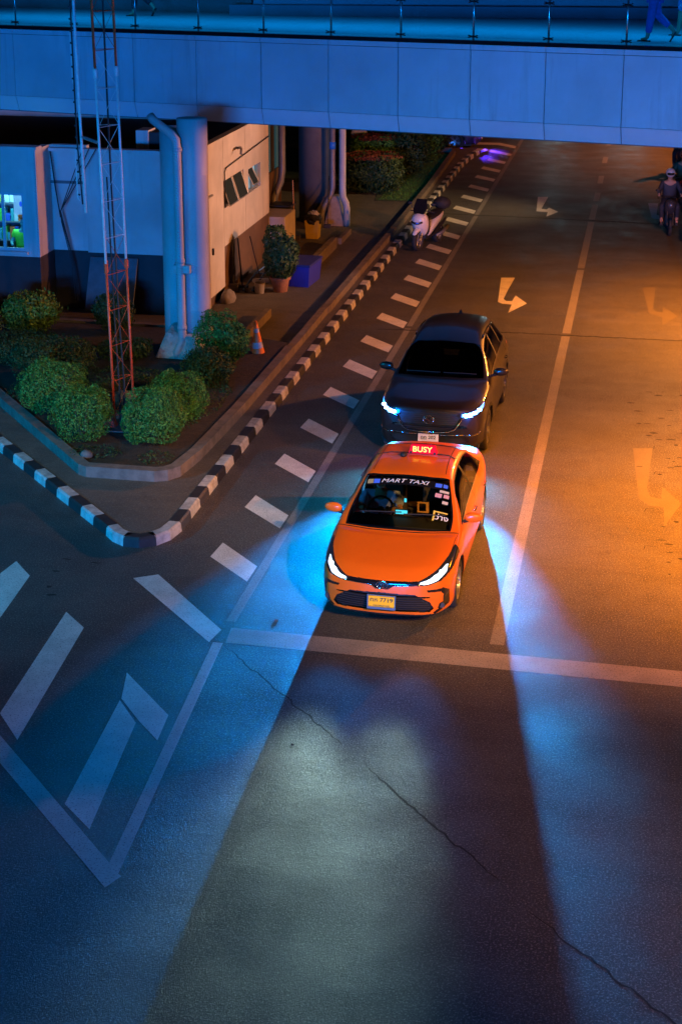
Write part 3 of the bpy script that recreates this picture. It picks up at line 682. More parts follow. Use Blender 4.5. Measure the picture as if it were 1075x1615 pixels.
# glazed section beyond, low planter wall
gz = thing('glazed_annexe', 'annexe with tall dark glazing strips between the cream wall and the columns', 'building', (0, 0, 0))
MB().box((-16, 39.25, .1), (-10.2, 43.0, 1.9)).build('wall', M_BROWN, gz)
for k in range(4):
    y0 = 39.3 + k * .92
    MB().box((-10.28, y0, 1.92), (-10.22, y0 + .70, 4.2)).build('window_pane', mat('annexe_glass', (.06, .12, .14), .12, emit=(.02, .07, .08), estr=.5), gz)
    MB().box((-10.3, y0 + .72, 1.92), (-10.16, y0 + .90, 4.2)).build('mullion', M_BASE, gz)
MB().box((-16, 39.25, 4.21), (-10.2, 43, 4.4)).build('roof', M_SOFF, gz)
lw = MB().box((-10.15, 39.4, .13), (-9.25, 40.6, 1.12)).build('low_wall', M_WALLC, bevel=.02)
tag(lw, 'low cream masonry wall with flat top beyond the end of the side wall', 'wall')
# rooftop unit
ac = thing('rooftop_unit', 'small pale rooftop unit with a dark louvred front above the white wall', 'air conditioner', (-10.9, 34.2, 3.65))
MB().box((-.55, -.2, 0), (-.25, .35, .42)).build('casing', M_WALL, ac, bevel=.01)
MB().box((-.24, -.18, 0), (.42, .35, .38)).build('louvre_front', M_BASE, ac, bevel=.01)
# leaning board against the base
lb = MB().add([(-12.1, 32.0, .3), (-11.0, 32.0, .3), (-11.0, 32.5, 1.42), (-12.1, 32.5, 1.42), (-12.1, 32.05, .3), (-11.0, 32.05, .3), (-11.0, 32.55, 1.42), (-12.1, 32.55, 1.42)],
              [(0, 3, 2, 1), (4, 5, 6, 7), (0, 1, 5, 4), (1, 2, 6, 5), (2, 3, 7, 6), (3, 0, 4, 7)]).build('leaning_board', mat('board_grey', (.11, .14, .15), .6, noise=.3, scale=3))
tag(lb, 'grey green flat board leaning against the dark base behind the tower', 'board')
# cables on wall
cb = MB(); 
for k, (dx, sag) in enumerate(((0, .1), (.07, .2), (.15, .05))):
    cb.tube([(-12.15 + dx * 2, 32.45, 3.85), (-12.45 + dx, 32.4, 3.1), (-12.72, 32.42, 2.45), (-12.72 + .02 * k, 32.45, 2.2), (-12.55 + .03 * k, 32.55, 1.2), (-12.5 + .05 * k, 32.5, .4)], .011, 5)
cb.tube([(-12.98, 32.62, 3.8), (-12.88, 32.6, 2.9), (-12.74, 32.46, 2.3)], .016, 5)
tag(cb.build('cable_bundle', M_BLACK), 'loose black cables hanging down the recessed white wall beside the pilaster', 'cable')
# shop window
sw = MB(); y = 31.93
for a, b, c, d in ((-15.6, -13.36, 1.62, 1.68), (-15.6, -13.36, 2.86, 2.92), (-13.42, -13.36, 1.68, 2.86), (-13.90, -13.84, 1.68, 2.86), (-14.7, -14.64, 1.68, 2.86)): sw.box((a, y, c), (b, y + .06, d))
swo = sw.build('window', mat('window_frame_paint', (.5, .52, .55), .5), bd)
MB().box((-15.6, 31.82, 1.55), (-13.30, 31.93, 1.615)).build('window_sill', M_WALL, swo, bevel=.01)
MB().box((-15.6, y + .02, 1.68), (-13.42, y + .026, 2.86)).build('window_pane', glass('shop_glass', (.9, .95, .95)), swo)
MB().box((-15.7, 33.3, 1.0), (-13.2, 33.35, 3.2)).build('shop_back_wall', mat('shop_wall', (.10, .16, .22), .8), bd)
MB().box((-13.3, 32.1, 1.0), (-13.25, 33.3, 3.2)).build('shop_side_wall', mat('shop_wall', (.1, .16, .22), .8), bd)
sh = thing('shop_shelf', 'shelf of mixed goods seen through the lit shop window', 'shelf', (-14.1, 32.9, 1.0))
M_BOX = [mat('goods_green', (.10, .55, .06), .5), mat('goods_teal', (.05, .35, .40), .5), mat('goods_orange', (.75, .16, .04), .5), mat('goods_white', (.6, .65, .7), .5), mat('goods_blue', (.03, .10, .5), .5), mat('goods_yellow', (.6, .5, .05), .5), M_INK]
rk = random.Random(11)
for z in (.62, 1.05, 1.48): MB().box((-1.2, 0, z), (.75, .32, z + .025)).build('board', M_FR, sh)
for z in (.65, 1.08, 1.51):
    xx = -1.15
    while xx < .65:
        w = rk.uniform(.06, .16); hh = rk.uniform(.12, .34)
        MB().box((xx, .02, z), (xx + w * .9, .2, z + hh)).build('goods_box', rk.choice(M_BOX), sh, bevel=.008); xx += w
bn = thing('hanging_banner', 'white hanging banner with a blue spot inside the shop window', 'banner', (-13.66, 32.35, 2.35))
MB().box((-.13, 0, 0), (.10, .01, .52)).build('cloth', M_LET, bn); MB().ell((.04, -.006, .24), (.035, .006, .06)).build('blue_spot', M_BLUE, bn)
vest = thing('person', 'person in a bright green vest and orange cap inside the shop window', 'person', (-13.62, 32.45, .85))
def seated(root, shirt, pants, skinm=M_SKIN, s=1):
    skin('body', [(0, 0, .62, .13, .10), (0, .0, .82, .14, .10), (0, 0, 1.06, .16, .10), (0, 0, 1.2, .055), (0, -.02, 1.30, .085, .095), (0, -.02, 1.41, .075, .08),
                  (-.19, 0, 1.08, .055), (-.26, -.1, .86, .045), (-.16, -.30, .84, .035), (.19, 0, 1.08, .055), (.26, -.1, .86, .045), (.16, -.30, .84, .035),
                  (-.1, -.1, .6, .085), (-.12, -.45, .60, .065), (-.12, -.48, .2, .045), (.1, -.1, .6, .085), (.12, -.45, .60, .065), (.12, -.48, .2, .045)],
         [(0, 1), (1, 2), (2, 3), (3, 4), (4, 5), (2, 6), (6, 7), (7, 8), (2, 9), (9, 10), (10, 11), (0, 12), (12, 13), (13, 14), (0, 15), (15, 16), (16, 17)], skinm, root)
    skin('shirt', [(0, 0, .60, .20, .17), (0, .0, .82, .21, .17), (0, 0, 1.05, .21, .16), (-.2, 0, 1.08, .09), (-.25, -.06, .93, .08), (.2, 0, 1.08, .09), (.25, -.06, .93, .08)],
         [(0, 1), (1, 2), (2, 3), (3, 4), (2, 5), (5, 6)], shirt, root)
seated(vest, mat('vest_green', (.10, .60, .03), .6), M_INK, mat('teal_sleeve', (.05, .25, .30), .7))
MB().ell((0, -.02, 1.45), (.095, .105, .07)).build('cap', mat('cap_orange', (.80, .12, .03), .6), vest, smooth=True)

# ------------------------------------------------------------------ lattice tower and antenna
tw = thing('lattice_mast', 'slim lattice mast, red foot and top, white between, among the shrubs', 'mast', (-8.86, 24.6, 0))
legs = [((.10, -.22), (-.08, -.22)), ((-.02, .12), (-.20, .05)), ((.29, .25), (.12, .25))]
def legp(i, z):
    (x0, y0), (x1, y1) = legs[i]; t = z / 7.6; return (x0 + (x1 - x0) * t * .65, y0 + (y1 - y0) * t * .3, z)
bands = [(.29, 3.18, M_TRED), (3.18, 6.42, M_TWHITE), (6.42, 11, M_TRED)]
for z0, z1, m in bands:
    for i in range(3):
        l = MB().tube([legp(i, z0), legp(i, z1)], .022, 8).build('leg', m, tw, smooth=True)
        MB().tube([legp(i, z1 - .16), legp(i, z1 - .02)], .036, 6).build('splice_plate', m, l)
z = .5; k = 0
while z < 10.8:
    m = M_TRED if z < 3.1 or z > 6.4 else M_TWHITE
    for i in range(3):
        j = (i + 1) % 3
        MB().tube([legp(i, z), legp(j, z)], .0055, 4).build('brace', m, tw)
        MB().tube([legp(i, z) if k % 2 else legp(j, z), legp(j, z + .62) if k % 2 else legp(i, z + .62)], .0045, 4).build('brace', m, tw)
    z += .62; k += 1
MB().tube([(.15, .1, .3), (.20, .05, 1.0), (.15, .05, 2.2), (.10, .06, 4.5), (.05, .06, 11)], .016, 6).build('feed_cable', M_BLACK, tw)
MB().tube([(.12, .0, .32), (.12, .02, .9), (.06, .08, 2.2), (.02, .08, 4.6)], .014, 6).build('feed_cable', M_BLACK, tw)
MB().add([(-.12, -.28, .28), (.12, -.28, .28), (.12, -.1, .28), (-.12, -.1, .28), (.0, -.21, .6), (.04, -.21, .6), (.04, -.17, .6), (.0, -.17, .6)],
         [(0, 1, 5, 4), (1, 2, 6, 5), (2, 3, 7, 6), (3, 0, 4, 7), (4, 5, 6, 7)]).build('foot_plate', M_TRED, tw)
MB().box((-.45, -.45, .2), (.45, .5, .31)).build('base_slab', M_CONC, tw, bevel=.02)
at = thing('dipole_antenna', 'slender pole antenna with small side dipoles clamped left of the lattice mast', 'antenna', (-9.13, 24.3, 0))
MB().tube([(.04, 0, 4.05), (.0, 0, 6), (-.04, 0, 9.5)], .024, 8).build('pole', M_TWHITE, at, smooth=True)
for z in (4.25, 6.15, 8.2):
    d = MB().tube([(-.06, 0, z), (-.09, 0, z + .05), (-.10, 0, z + .85), (-.05, 0, z + .9)], .011, 6); d.tube([(.02, 0, z + .45), (-.09, 0, z + .45)], .012, 6)
    d.build('dipole', M_TWHITE, at)
MB().tube([(-.0, -.03, 4.2), (-.05, -.03, 5.3), (-.07, -.03, 9.4)], .013, 6).build('cable', M_BLACK, at)
ck = MB()
for i in range(26): ck.tube([(-.035 - .002 * i, -.03, 4.35 + i * .19), (-.065 - .002 * i, -.04, 4.37 + i * .19)], .016, 5)
ck.build('cable_tie', M_BLACK, at)['kind'] = 'stuff'
MB().tube([(0, 0, 5.32), (.27, .05, 5.22)], .028, 8).build('clamp_arm', M_STEEL, at)

# ------------------------------------------------------------------ shrubs and hedges
def shrub(x, y, r, h, label, n=3600, m=M_LEAF, size=.038, z0=.29, seed=0, name='shrub', group='shrubs in the corner planter', sq=1.0, tight=.13):
    t = thing(name, label, 'shrub', (x, y, z0), 0, group)
    rk = random.Random(seed + 40); blobs = [(0, 0, h * .5, r, r * sq, h * .5)]
    for _ in range(4):
        a = rk.uniform(0, 6.28); q = rk.uniform(.3, .6)
        blobs.append((math.cos(a) * r * q, math.sin(a) * r * q * sq, h * rk.uniform(.4, .66), r * rk.uniform(.4, .6), r * rk.uniform(.4, .6), h * rk.uniform(.3, .4)))
    leaves('foliage', blobs, n, size, m, t, seed, floor=.02, tight=tight)
    s = MB()
    for _ in range(9):
        a = rk.uniform(0, 6.28); s.tube([(0, 0, 0), (math.cos(a) * r * .3, math.sin(a) * r * .3, h * .4), (math.cos(a) * r * .6, math.sin(a) * r * .6, h * .8)], [.02, .012, .005], 5)
    s.build('stem', M_STEM, t)
    return t
shrub(-12.65, 30.3, .66, .80, 'bright yellow green shrub at the back left by the dark base wall', m=M_LEAF2, seed=1, size=.045, n=5200)
shrub(-11.9, 27.9, .85, .62, 'low dark sprawling shrub at the left edge behind the rounded ones', m=M_LEAFD, seed=2, size=.028, n=6500)
shrub(-10.85, 27.0, .80, .82, 'wide dull shrub in the middle left behind the rounded clipped ones', m=M_LEAFD, seed=3, size=.028, n=7000)
shrub(-10.12, 25.0, .64, .96, 'large rounded clipped shrub, leftmost of the front three by the kerb', seed=4, n=12000, size=.024, tight=.07)
shrub(-9.12, 23.72, .52, .92, 'rounded clipped shrub just left of the red mast foot', seed=5, n=10500, size=.024, tight=.07)
shrub(-7.84, 23.75, .55, .98, 'dense rounded clipped shrub just right of the red mast foot at the planter tip', seed=6, n=12000, size=.024, tight=.07)
shrub(-7.78, 25.05, .50, .88, 'rounded clipped shrub behind the one right of the mast', seed=7, n=10000, size=.024, tight=.07)
shrub(-7.88, 27.1, .48, .74, 'loose green shrub in front of the red tipped one by the cone', seed=8, m=M_LEAFD, n=4800, size=.034)
shrub(-8.0, 28.45, .54, 1.08, 'taller red tipped shrub beside the traffic cone', seed=9, m=M_LEAF, n=6000, size=.034)
shrub(-10.85, 30.4, .42, .85, 'small olive shrub behind the mast in front of the leaning board', seed=10, m=M_LEAFD)
shrub(-10.0, 28.6, .6, .38, 'low sparse shrub on bare soil behind the mast', seed=11, m=M_LEAFD, n=1800)
shrub(-13.7, 29.3, .7, .6, 'dark shrub at the far left of the planter, cut by the frame', seed=14, m=M_LEAFD, n=5000)
gc = leaves('ground_cover', [(-8.65, 23.05, .30, .45, .30, .09), (-7.6, 23.0, .30, .30, .3, .09), (-10.2, 26.1, .30, .7, .8, .10), (-9.2, 26.3, .30, .9, 1.2, .10), (-7.6, 26, .30, .3, 1.4, .10), (-9.5, 24.7, .3, .5, .5, .16), (-10.9, 26.0, .3, .5, .5, .2), (-9.6, 27.2, .3, .9, .6, .2), (-8.6, 25.6, .3, .5, .7, .18), (-11.5, 28.9, .3, .9, .5, .2), (-12.8, 28.6, .3, .9, .5, .2)], 17000, .024, M_LEAFD, None, 21, floor=.29)
gc['kind'] = 'stuff'; gc['label'] = 'low dark ground cover between the planter shrubs'; gc['category'] = 'ground cover'
st = MB().ell((-8.72, 22.85, .34), (.11, .09, .08), 10, 7, .15).build('stone', M_CONC, smooth=True); tag(st, 'small pale rounded stone at the planter tip below the mast', 'stone')
st = MB().ell((-9.05, 25.7, .38), (.26, .2, .16), 12, 8, .1).build('stone', M_CONC, smooth=True); tag(st, 'larger pale stone half hidden behind the clipped shrubs at the mast', 'stone')

def hedge(x0, x1, y0, y1, h, label, m, seed, n=5000, mtop=None, z0=.14):
    t = thing('hedge', label, 'hedge', ((x0 + x1) / 2, (y0 + y1) / 2, z0), 0, 'clipped hedges beyond the bridge')
    rx, ry = (x1 - x0) / 2, (y1 - y0) / 2
    leaves('foliage', [(0, 0, h / 2, rx, ry, h / 2)], n, .06, m, t, seed, floor=.02, box=True)
    if mtop: leaves('new_growth', [(0, 0, h * .98, rx * .95, ry * .95, .07)], n // 4, .05, mtop, t, seed + 1, floor=h * .9)
    s = MB()
    for k in range(8): s.tube([(-rx * .8 + 1.6 * rx * k / 7, 0, 0), (-rx * .8 + 1.6 * rx * k / 7, .05, h * .8)], [.03, .01], 5)
    s.build('stem', M_STEM, t)
hedge(-9.75, -7.65, 48.5, 50.3, 1.15, 'square clipped hedge with rusty red top, nearest of the hedges', M_LEAFD, 31, 7500, M_LEAFR)
hedge(-10.0, -8.3, 51.6, 53.0, 1.35, 'green hedge with reddish crown behind the square clipped one', M_LEAF, 33, 6000, M_LEAFR)
shrub(-8.0, 52.6, .75, 1.75, 'big dark rounded bush right of the hedges', n=5200, m=M_LEAFD, size=.06, z0=.14, seed=35, group='bushes along the far pavement', sq=1.3)
shrub(-8.05, 54.9, .85, 2.1, 'big mid green rounded bush behind the first dark one', n=5200, m=M_LEAF, size=.06, z0=.14, seed=36, group='bushes along the far pavement', sq=1.3)
shrub(-8.1, 57.2, .8, 1.6, 'dark rounded bush farthest along, beside the navy car', n=4500, m=M_LEAFD, size=.06, z0=.14, seed=37, group='bushes along the far pavement')
shrub(-9.6, 56.5, 1.3, 2.7, 'tall bright bush behind the hedges below the bridge', n=6500, m=M_LEAF2, size=.08, z0=.14, seed=38, group='bushes along the far pavement')
shrub(-11.5, 57.5, 1.6, 3.0, 'tall dark bush at the back left behind the pale shirted person', n=6500, m=M_LEAFD, size=.08, z0=.14, seed=39, group='bushes along the far pavement')

# potted plant
pp = thing('potted_plant', 'tall leafy plant in a round terracotta pot by the brown wall', 'potted plant', (-8.42, 35.3, .14))
MB().lathe([(0, 0), (.16, 0), (.22, .30), (.25, .30), (.25, .36), (.21, .36), (.20, .30), (0, .30)], 24).build('pot', mat('terracotta', (.30, .13, .07), .85, noise=.3, scale=10), pp, smooth=False)
leaves('foliage', [(0, 0, .78, .42, .42, .48), (-.12, .1, 1.2, .30, .30, .38), (.15, -.05, 1.0, .33, .33, .35)], 3600, .055, M_LEAFD, pp, 51)
s = MB(); 
for k in range(5): s.tube([(0, 0, .3), (.15 * math.cos(k * 1.3), .15 * math.sin(k * 1.3), .9), (.2 * math.cos(k * 1.3), .2 * math.sin(k * 1.3), 1.4)], [.02, .012, .005], 5)
s.build('stem', M_STEM, pp)
# traffic cone
tc = thing('traffic_cone', 'orange traffic cone with pale bands, leaning by the planter shrub', 'traffic cone', (-7.50, 29.5, .14))
tc.rotation_euler = (0, R(-4), 0)
M_CONE = mat('cone_orange', (.80, .16, .02), .5)
MB().box((-.19, -.19, 0), (.19, .19, .035)).build('base', M_CONE, tc, bevel=.01)
MB().lathe([(.15, .03), (.115, .25)], 20).build('cone_body', M_CONE, tc, smooth=True)
MB().lathe([(.115, .252), (.096, .37)], 20).build('reflective_band', M_KW, tc, smooth=True)
MB().lathe([(.096, .372), (.064, .57)], 20).build('cone_body', M_CONE, tc, smooth=True)
MB().lathe([(.064, .572), (.052, .65)], 20).build('reflective_band', M_KW, tc, smooth=True)
MB().lathe([(.052, .652), (.028, .80), (0, .80)], 20).build('cone_body', M_CONE, tc, smooth=True)
# blue box
bb = thing('blue_crate', 'deep blue plastic storage box between the potted plant and the low step', 'crate', (-8.05, 36.3, .14), R(-4))
MB().add([(-.28, -.5, 0), (.24, -.5, 0), (.24, .5, 0), (-.28, .5, 0), (-.32, -.55, .52), (.28, -.55, .52), (.28, .55, .52), (-.32, .55, .52)],
         [(0, 1, 5, 4), (1, 2, 6, 5), (2, 3, 7, 6), (3, 0, 4, 7), (0, 3, 2, 1)]).build('tub', mat('crate_blue', (.03, .03, .30), .45), bb)
MB().box((-.34, -.57, .50), (.30, .57, .56)).build('lid', mat('crate_lid', (.02, .02, .13), .5), bb, bevel=.012)
# yellow bin with bag
yb = thing('waste_bin', 'yellow bin with a black bag folded over it and white rubbish on top', 'bin', (-8.98, 41.6, .14))
MB().add([(-.17, -.17, 0), (.17, -.17, 0), (.17, .17, 0), (-.17, .17, 0), (-.2, -.2, .52), (.2, -.2, .52), (.2, .2, .52), (-.2, .2, .52)], [(0, 1, 5, 4), (1, 2, 6, 5), (2, 3, 7, 6), (3, 0, 4, 7), (0, 3, 2, 1)]).build('tub', mat('bin_yellow', (.42, .30, .04), .5), yb, bevel=.01)
MB().ell((0, 0, .52), (.25, .25, .20), 14, 9, .16).build('bag', mat('bag_black', (.015, .015, .016), .35), yb, smooth=False)
MB().ell((.0, 0, .68), (.17, .15, .09), 12, 8, .3).build('rubbish', M_KW, yb)
db = thing('wheeled_bin', 'dark wheeled bin in the shade of the thick column', 'bin', (-9.75, 41.3, .14))
MB().box((-.28, -.3, .08), (.28, .3, .92)).build('tub', mat('bin_dark', (.02, .022, .025), .5), db, bevel=.03)
MB().box((-.31, -.33, .925), (.31, .33, .99)).build('lid', mat('bin_dark', (.02, .022, .025), .5), db, bevel=.03)
def stick(name, a, b, r, m, label, cat, head=None):
    t = thing(name, label, cat, a); d = Vector(b) - Vector(a)
    MB().tube([(0, 0, 0), tuple(d)], r, 6).build('handle', m, t)
    if head: MB().box((-head[0], -.04, 0), (head[0], .04, head[1])).build('head', M_BASE, t, bevel=.01)
    return t
stick('broom', (-9.36, 41.0, .14), (-9.52, 41.5, 1.75), .018, mat('broom_wood', (.45, .22, .10), .6), 'broom with an orange lit wooden handle leaning by the dark bin', 'broom', (.15, .18))
stick('mop', (-8.70, 42.2, .3), (-8.92, 43.55, 1.55), .014, M_STEM, 'dark mop handle leaning on the thick column behind the yellow bin', 'mop', (.1, .12))
stick('shovel', (-9.48, 35.0, .14), (-9.56, 35.2, 1.35), .02, M_BLACK, 'black shovel standing against the brown wall, nearest the door', 'shovel', (.1, .2))
stick('rake', (-9.40, 35.5, .14), (-9.55, 35.7, 1.3), .02, M_BLACK, 'dark rake against the brown wall beside the shovel', 'rake', (.14, .06))
# hand trolley lying by the wall
tr = thing('hand_trolley', 'folded blue grey hand trolley with white tray lying against the brown wall', 'trolley', (-9.1, 35.6, .14), R(20))
M_TB = mat('trolley_blue', (.05, .12, .22), .4, .3)
MB().tube([(-.35, -.5, .05), (.0, 0, .35), (.45, .5, .5)], .025, 7).build('side_rail', M_TB, tr); MB().tube([(-.15, -.6, .05), (.2, -.1, .35), (.62, .4, .5)], .025, 7).build('side_rail', M_TB, tr)
MB().tube([(.45, .5, .5), (.62, .4, .5)], .02, 6).build('crossbar', M_TB, tr); MB().tube([(0, 0, .35), (.2, -.1, .35)], .02, 6).build('crossbar', M_TB, tr)
MB().box((-.1, -.35, .18), (.3, -.1, .24)).build('tray', M_KW, tr, bevel=.015)
MB().tube([(.1, -.3, .2), (-.05, -.1, .9), (-.12, .0, 1.25)], .012, 6).build('handle', M_BLACK, tr)
for sx in (-.3, -.1): MB().lathe([(0, -.02), (.07, -.02), (.07, .02), (0, .02)], 14, (sx, -.5, .07), 'x').build('wheel', M_BLACK, tr)
bk = thing('bucket', 'small pale bucket on the pavement left of the terracotta pot', 'bucket', (-8.85, 35.0, .14))
MB().lathe([(0, 0), (.10, 0), (.13, .26), (.12, .26), (.09, .02), (0, .02)], 18).build('pail', mat('pail_grey', (.22, .2, .18), .6), bk)
MB().tube([(-.13, 0, .26), (-.1, 0, .36), (.1, 0, .36), (.13, 0, .26)], .006, 5).build('bail', M_STEEL, bk)
sk = MB().ell((-9.38, 34.1, .2), (.18, .30, .22), 12, 8, .12).build('sack', mat('sack_grey', (.22, .2, .19), .9, noise=.3, scale=10), smooth=True); tag(sk, 'pale lumpy sack at the foot of the brown wall by the door', 'sack')

# ------------------------------------------------------------------ cars
def cr_interp(P, t):
    """Catmull-Rom along axis 0 of P at parameters t (float index)"""
    n = P.shape[0]; i = np.clip(np.floor(t).astype(int), 0, n - 2); f = (t - i)
    f = f.reshape((-1,) + (1,) * (P.ndim - 1))
    a = P[np.clip(i - 1, 0, n - 1)]; b = P[i]; c = P[i + 1]; d = P[np.clip(i + 2, 0, n - 1)]
    m0 = (c - a) * .42; m1 = (d - b) * .42
    return b * (2 * f ** 3 - 3 * f ** 2 + 1) + m0 * (f ** 3 - 2 * f ** 2 + f) + c * (-2 * f ** 3 + 3 * f ** 2) + m1 * (f ** 3 - f ** 2)

def pinpoly(px, pz, poly):
    ins = np.zeros(px.shape, bool); n = len(poly)
    for i in range(n):
        x0, z0 = poly[i]; x1, z1 = poly[(i + 1) % n]
        c = ((z0 > pz) != (z1 > pz)) & (px < (x1 - x0) * (pz - z0) / ((z1 - z0) or 1e-9) + x0); ins ^= c
    return ins

def hull_grid(rows, W, st=.013, front=.008):
    P = np.array([[(x, y + bow * (abs(x) / W) ** 2.4, z) for x, z in pts] for y, bow, pts in rows], float)
    ns = P.shape[0]
    ts = []
    for i in range(ns - 1):
        dy = max(np.abs(P[i + 1] - P[i]).max(), .02); k = max(6, int(dy / (front if i < 4 else st))); ts += [i + j / k for j in range(k)]
    ts = np.array(ts + [ns - 1.0]); us = []
    for j in range(P.shape[1] - 1):
        L = np.linalg.norm(P[ns // 2, j + 1] - P[ns // 2, j]); k = max(8, int(L / st)); us += [j + q / k for q in range(k)]
    us = np.array(us + [P.shape[1] - 1.0])
    A = cr_interp(P, ts); B = cr_interp(A.transpose(1, 0, 2), us).transpose(1, 0, 2)
    return B, ts, us

def car(spec, label, cat, loc, rz, group=None):
    root = thing(spec['name'], label, cat, loc, rz, group)
    W = spec['W']; B, ts, us = hull_grid(spec['rows'], W, *spec.get('dens', (.011, .008)))
    ns, nu = B.shape[:2]
    V = B.reshape(-1, 3).copy(); V[:, 0] = np.abs(V[:, 0])
    idx = np.arange(ns * nu).reshape(ns, nu)
    F = np.stack([idx[:-1, :-1], idx[1:, :-1], idx[1:, 1:], idx[:-1, 1:]], -1).reshape(-1, 4)
    fs = ((ts[:-1] + ts[1:]) / 2)[:, None].repeat(nu - 1, 1).ravel(); fu = ((us[:-1] + us[1:]) / 2)[None].repeat(ns - 1, 0).ravel()
    C = V[F].mean(1); cx, cy, cz = C.T
    lab = np.zeros(len(F), int)   # 0 body
    PARTS = spec['parts'](fs, fu, cx, cy, cz)     # list of (name, mask, material, inset)
    for k, (nm, mask, m, ins) in enumerate(PARTS): lab[mask & (lab == 0)] = k + 1
    # wheel arches
    for wy in spec['wheels']:
        d = np.hypot(cy - wy, cz - spec['wr']); lab[(d < spec['wr'] + .055) & (cx > .45) & (cz < spec['wr'] * 2.6)] = -1
        lab[(d >= spec['wr'] + .055) & (d < spec['wr'] + spec.get('clad', .0) + .055) & (cx > .6) & (lab == 0)] = -2 if spec.get('clad') else 0
    # vertex normals for insets
    N = np.zeros_like(V); fn = np.cross(V[F[:, 2]] - V[F[:, 0]], V[F[:, 3]] - V[F[:, 1]])
    for q in range(4): np.add.at(N, F[:, q], fn)
    N /= np.linalg.norm(N, axis=1)[:, None] + 1e-12
    cen = np.array([0, spec['L'] / 2, .6]); 
    if (N * (V - cen)).sum() < 0: N = -N
    def emit(name, mask, m, ins=0, parent=root, sides=(1, -1)):
        f = F[mask]
        if len(f) == 0: return None
        u, inv = np.unique(f, return_inverse=True); inv = inv.reshape(-1, 4)
        v = V[u] - N[u] * ins; vs = []; fc = []
        for s in sides:
            n0 = len(vs); w = v.copy(); w[:, 0] *= s; vs += w.tolist(); q = inv + n0; fc += (q if s > 0 else q[:, ::-1]).tolist()
        me = bpy.data.meshes.new(name); me.from_pydata(vs, [], fc)
        bm = bmesh.new(); bm.from_mesh(me); bmesh.ops.remove_doubles(bm, verts=bm.verts, dist=.0004); bm.to_mesh(me); bm.free()
        return link(name, me, m, parent, smooth=True)
    emit('body', lab == 0, spec['paint'])
    if spec.get('clad'): emit('arch_trim', lab == -2, M_BLACK, -.006)
    made = {}
    for k, (nm, mask, m, ins) in enumerate(PARTS):
        if nm in ('headlight', 'door_glass', 'quarter_glass', 'fog_vent', 'door_seam', 'tail_light', 'lamp_housing', 'window_trim', 'window_frame', 'rear_window_x'):
            for s in (1, -1): made[(nm, s)] = emit(nm, lab == k + 1, m, ins, sides=(s,))
        else: made[nm] = emit(nm, lab == k + 1, m, ins)
    # full hull as BVH for placing things on it
    vs = V.tolist() + (V * [-1, 1, 1]).tolist(); fc = F.tolist() + (F + len(V)).tolist()
    bvh = BVHTree.FromPolygons(vs, fc)
    def top(x, y): 
        h = bvh.ray_cast(Vector((x, y, 3)), Vector((0, 0, -1))); return h[0].z if h[0] else 1
    def front(x, z):
        h = bvh.ray_cast(Vector((x, -2, z)), Vector((0, 1, 0))); return h[0].y if h[0] else 0
    def side(y, z, s=1):
        h = bvh.ray_cast(Vector((3 * s, y, z)), Vector((-s, 0, 0))); return h[0].x if h[0] else s * .8
    root_h = dict(top=top, front=front, side=side)
    # inner floor pan, dark arches, wheels
    fl = MB().box((-W + .12, .30, .20), (W - .12, spec['L'] - .25, .30))
    fl.box((-W + .35, .12, .22), (W - .35, .3, .6)); fl.build('floor_pan', M_BLACK, root)
    wr = spec['wr']; tw_ = .21
    for wy in spec['wheels']:
        for s in (1, -1):
            a = MB(); k = 20; r = wr + .06
            pts = [(wy + r * math.cos(math.pi * i / k), wr + r * math.sin(math.pi * i / k)) for i in range(k + 1)]
            for (y0, z0), (y1, z1) in zip(pts, pts[1:]): a.quad((s * (W - .02), y0, z0), (s * .5, y0, z0), (s * .5, y1, z1), (s * (W - .02), y1, z1))
            a.add([(s * .5, y, z) for y, z in pts] , [tuple(range(k + 1))]); a.build('arch_liner', M_BLACK, root)
    wproto = None
    for wy in spec['wheels']:
        for s in (1, -1):
            if wproto is None:
                tm = MB().lathe([(wr * .66, -tw_ / 2), (wr * .93, -tw_ / 2), (wr, -tw_ / 2 + .03), (wr, tw_ / 2 - .03), (wr * .93, tw_ / 2), (wr * .68, tw_ / 2 - .004), (wr * .66, tw_ / 2 - .03)], 40, axis='x').mesh('tyre')
                tm.materials.append(M_TYRE); tm.polygons.foreach_set('use_smooth', [True] * len(tm.polygons))
                rm = MB().lathe([(wr * .67, tw_ / 2 - .005), (wr * .63, tw_ / 2 - .012), (wr * .60, tw_ / 2 - .06), (wr * .6, -.08)], 40, axis='x')
                rm.lathe([(0, tw_ / 2 - .03), (.05, tw_ / 2 - .03), (.06, tw_ / 2 - .06)], 16, axis='x')
                for q in range(10):
                    t = 2 * math.pi * q / 10 + (.18 if q % 2 else -.18); c, sn = math.cos(t), math.sin(t); h = .016
                    pa = [(tw_ / 2 - .035, .04 * c - h * sn, .04 * sn + h * c), (tw_ / 2 - .035, .04 * c + h * sn, .04 * sn - h * c),
                          (tw_ / 2 - .015, wr * .63 * c + h * sn, wr * .63 * sn - h * c), (tw_ / 2 - .015, wr * .63 * c - h * sn, wr * .63 * sn + h * c)]
                    rm.add(pa + [(x - .04, y, z) for x, y, z in pa], [(0, 1, 2, 3), (4, 5, 6, 7), (0, 1, 5, 4), (1, 2, 6, 5), (2, 3, 7, 6), (3, 0, 4, 7)])
                rm = rm.mesh('rim'); rm.materials.append(spec.get('rim', M_RIM))
                dm = MB().lathe([(0, .0), (wr * .6, 0), (wr * .6, .02), (0, .02)], 24, axis='x').mesh('brake_disc'); dm.materials.append(M_BLACK)
                wproto = 1
            wh = link('wheel', tm, None, root, (s * (W - .022 - tw_ / 2), wy, wr), (0, 0, 0 if s > 0 else math.pi))
            link('rim', rm, None, wh); link('brake_disc', dm, None, wh)
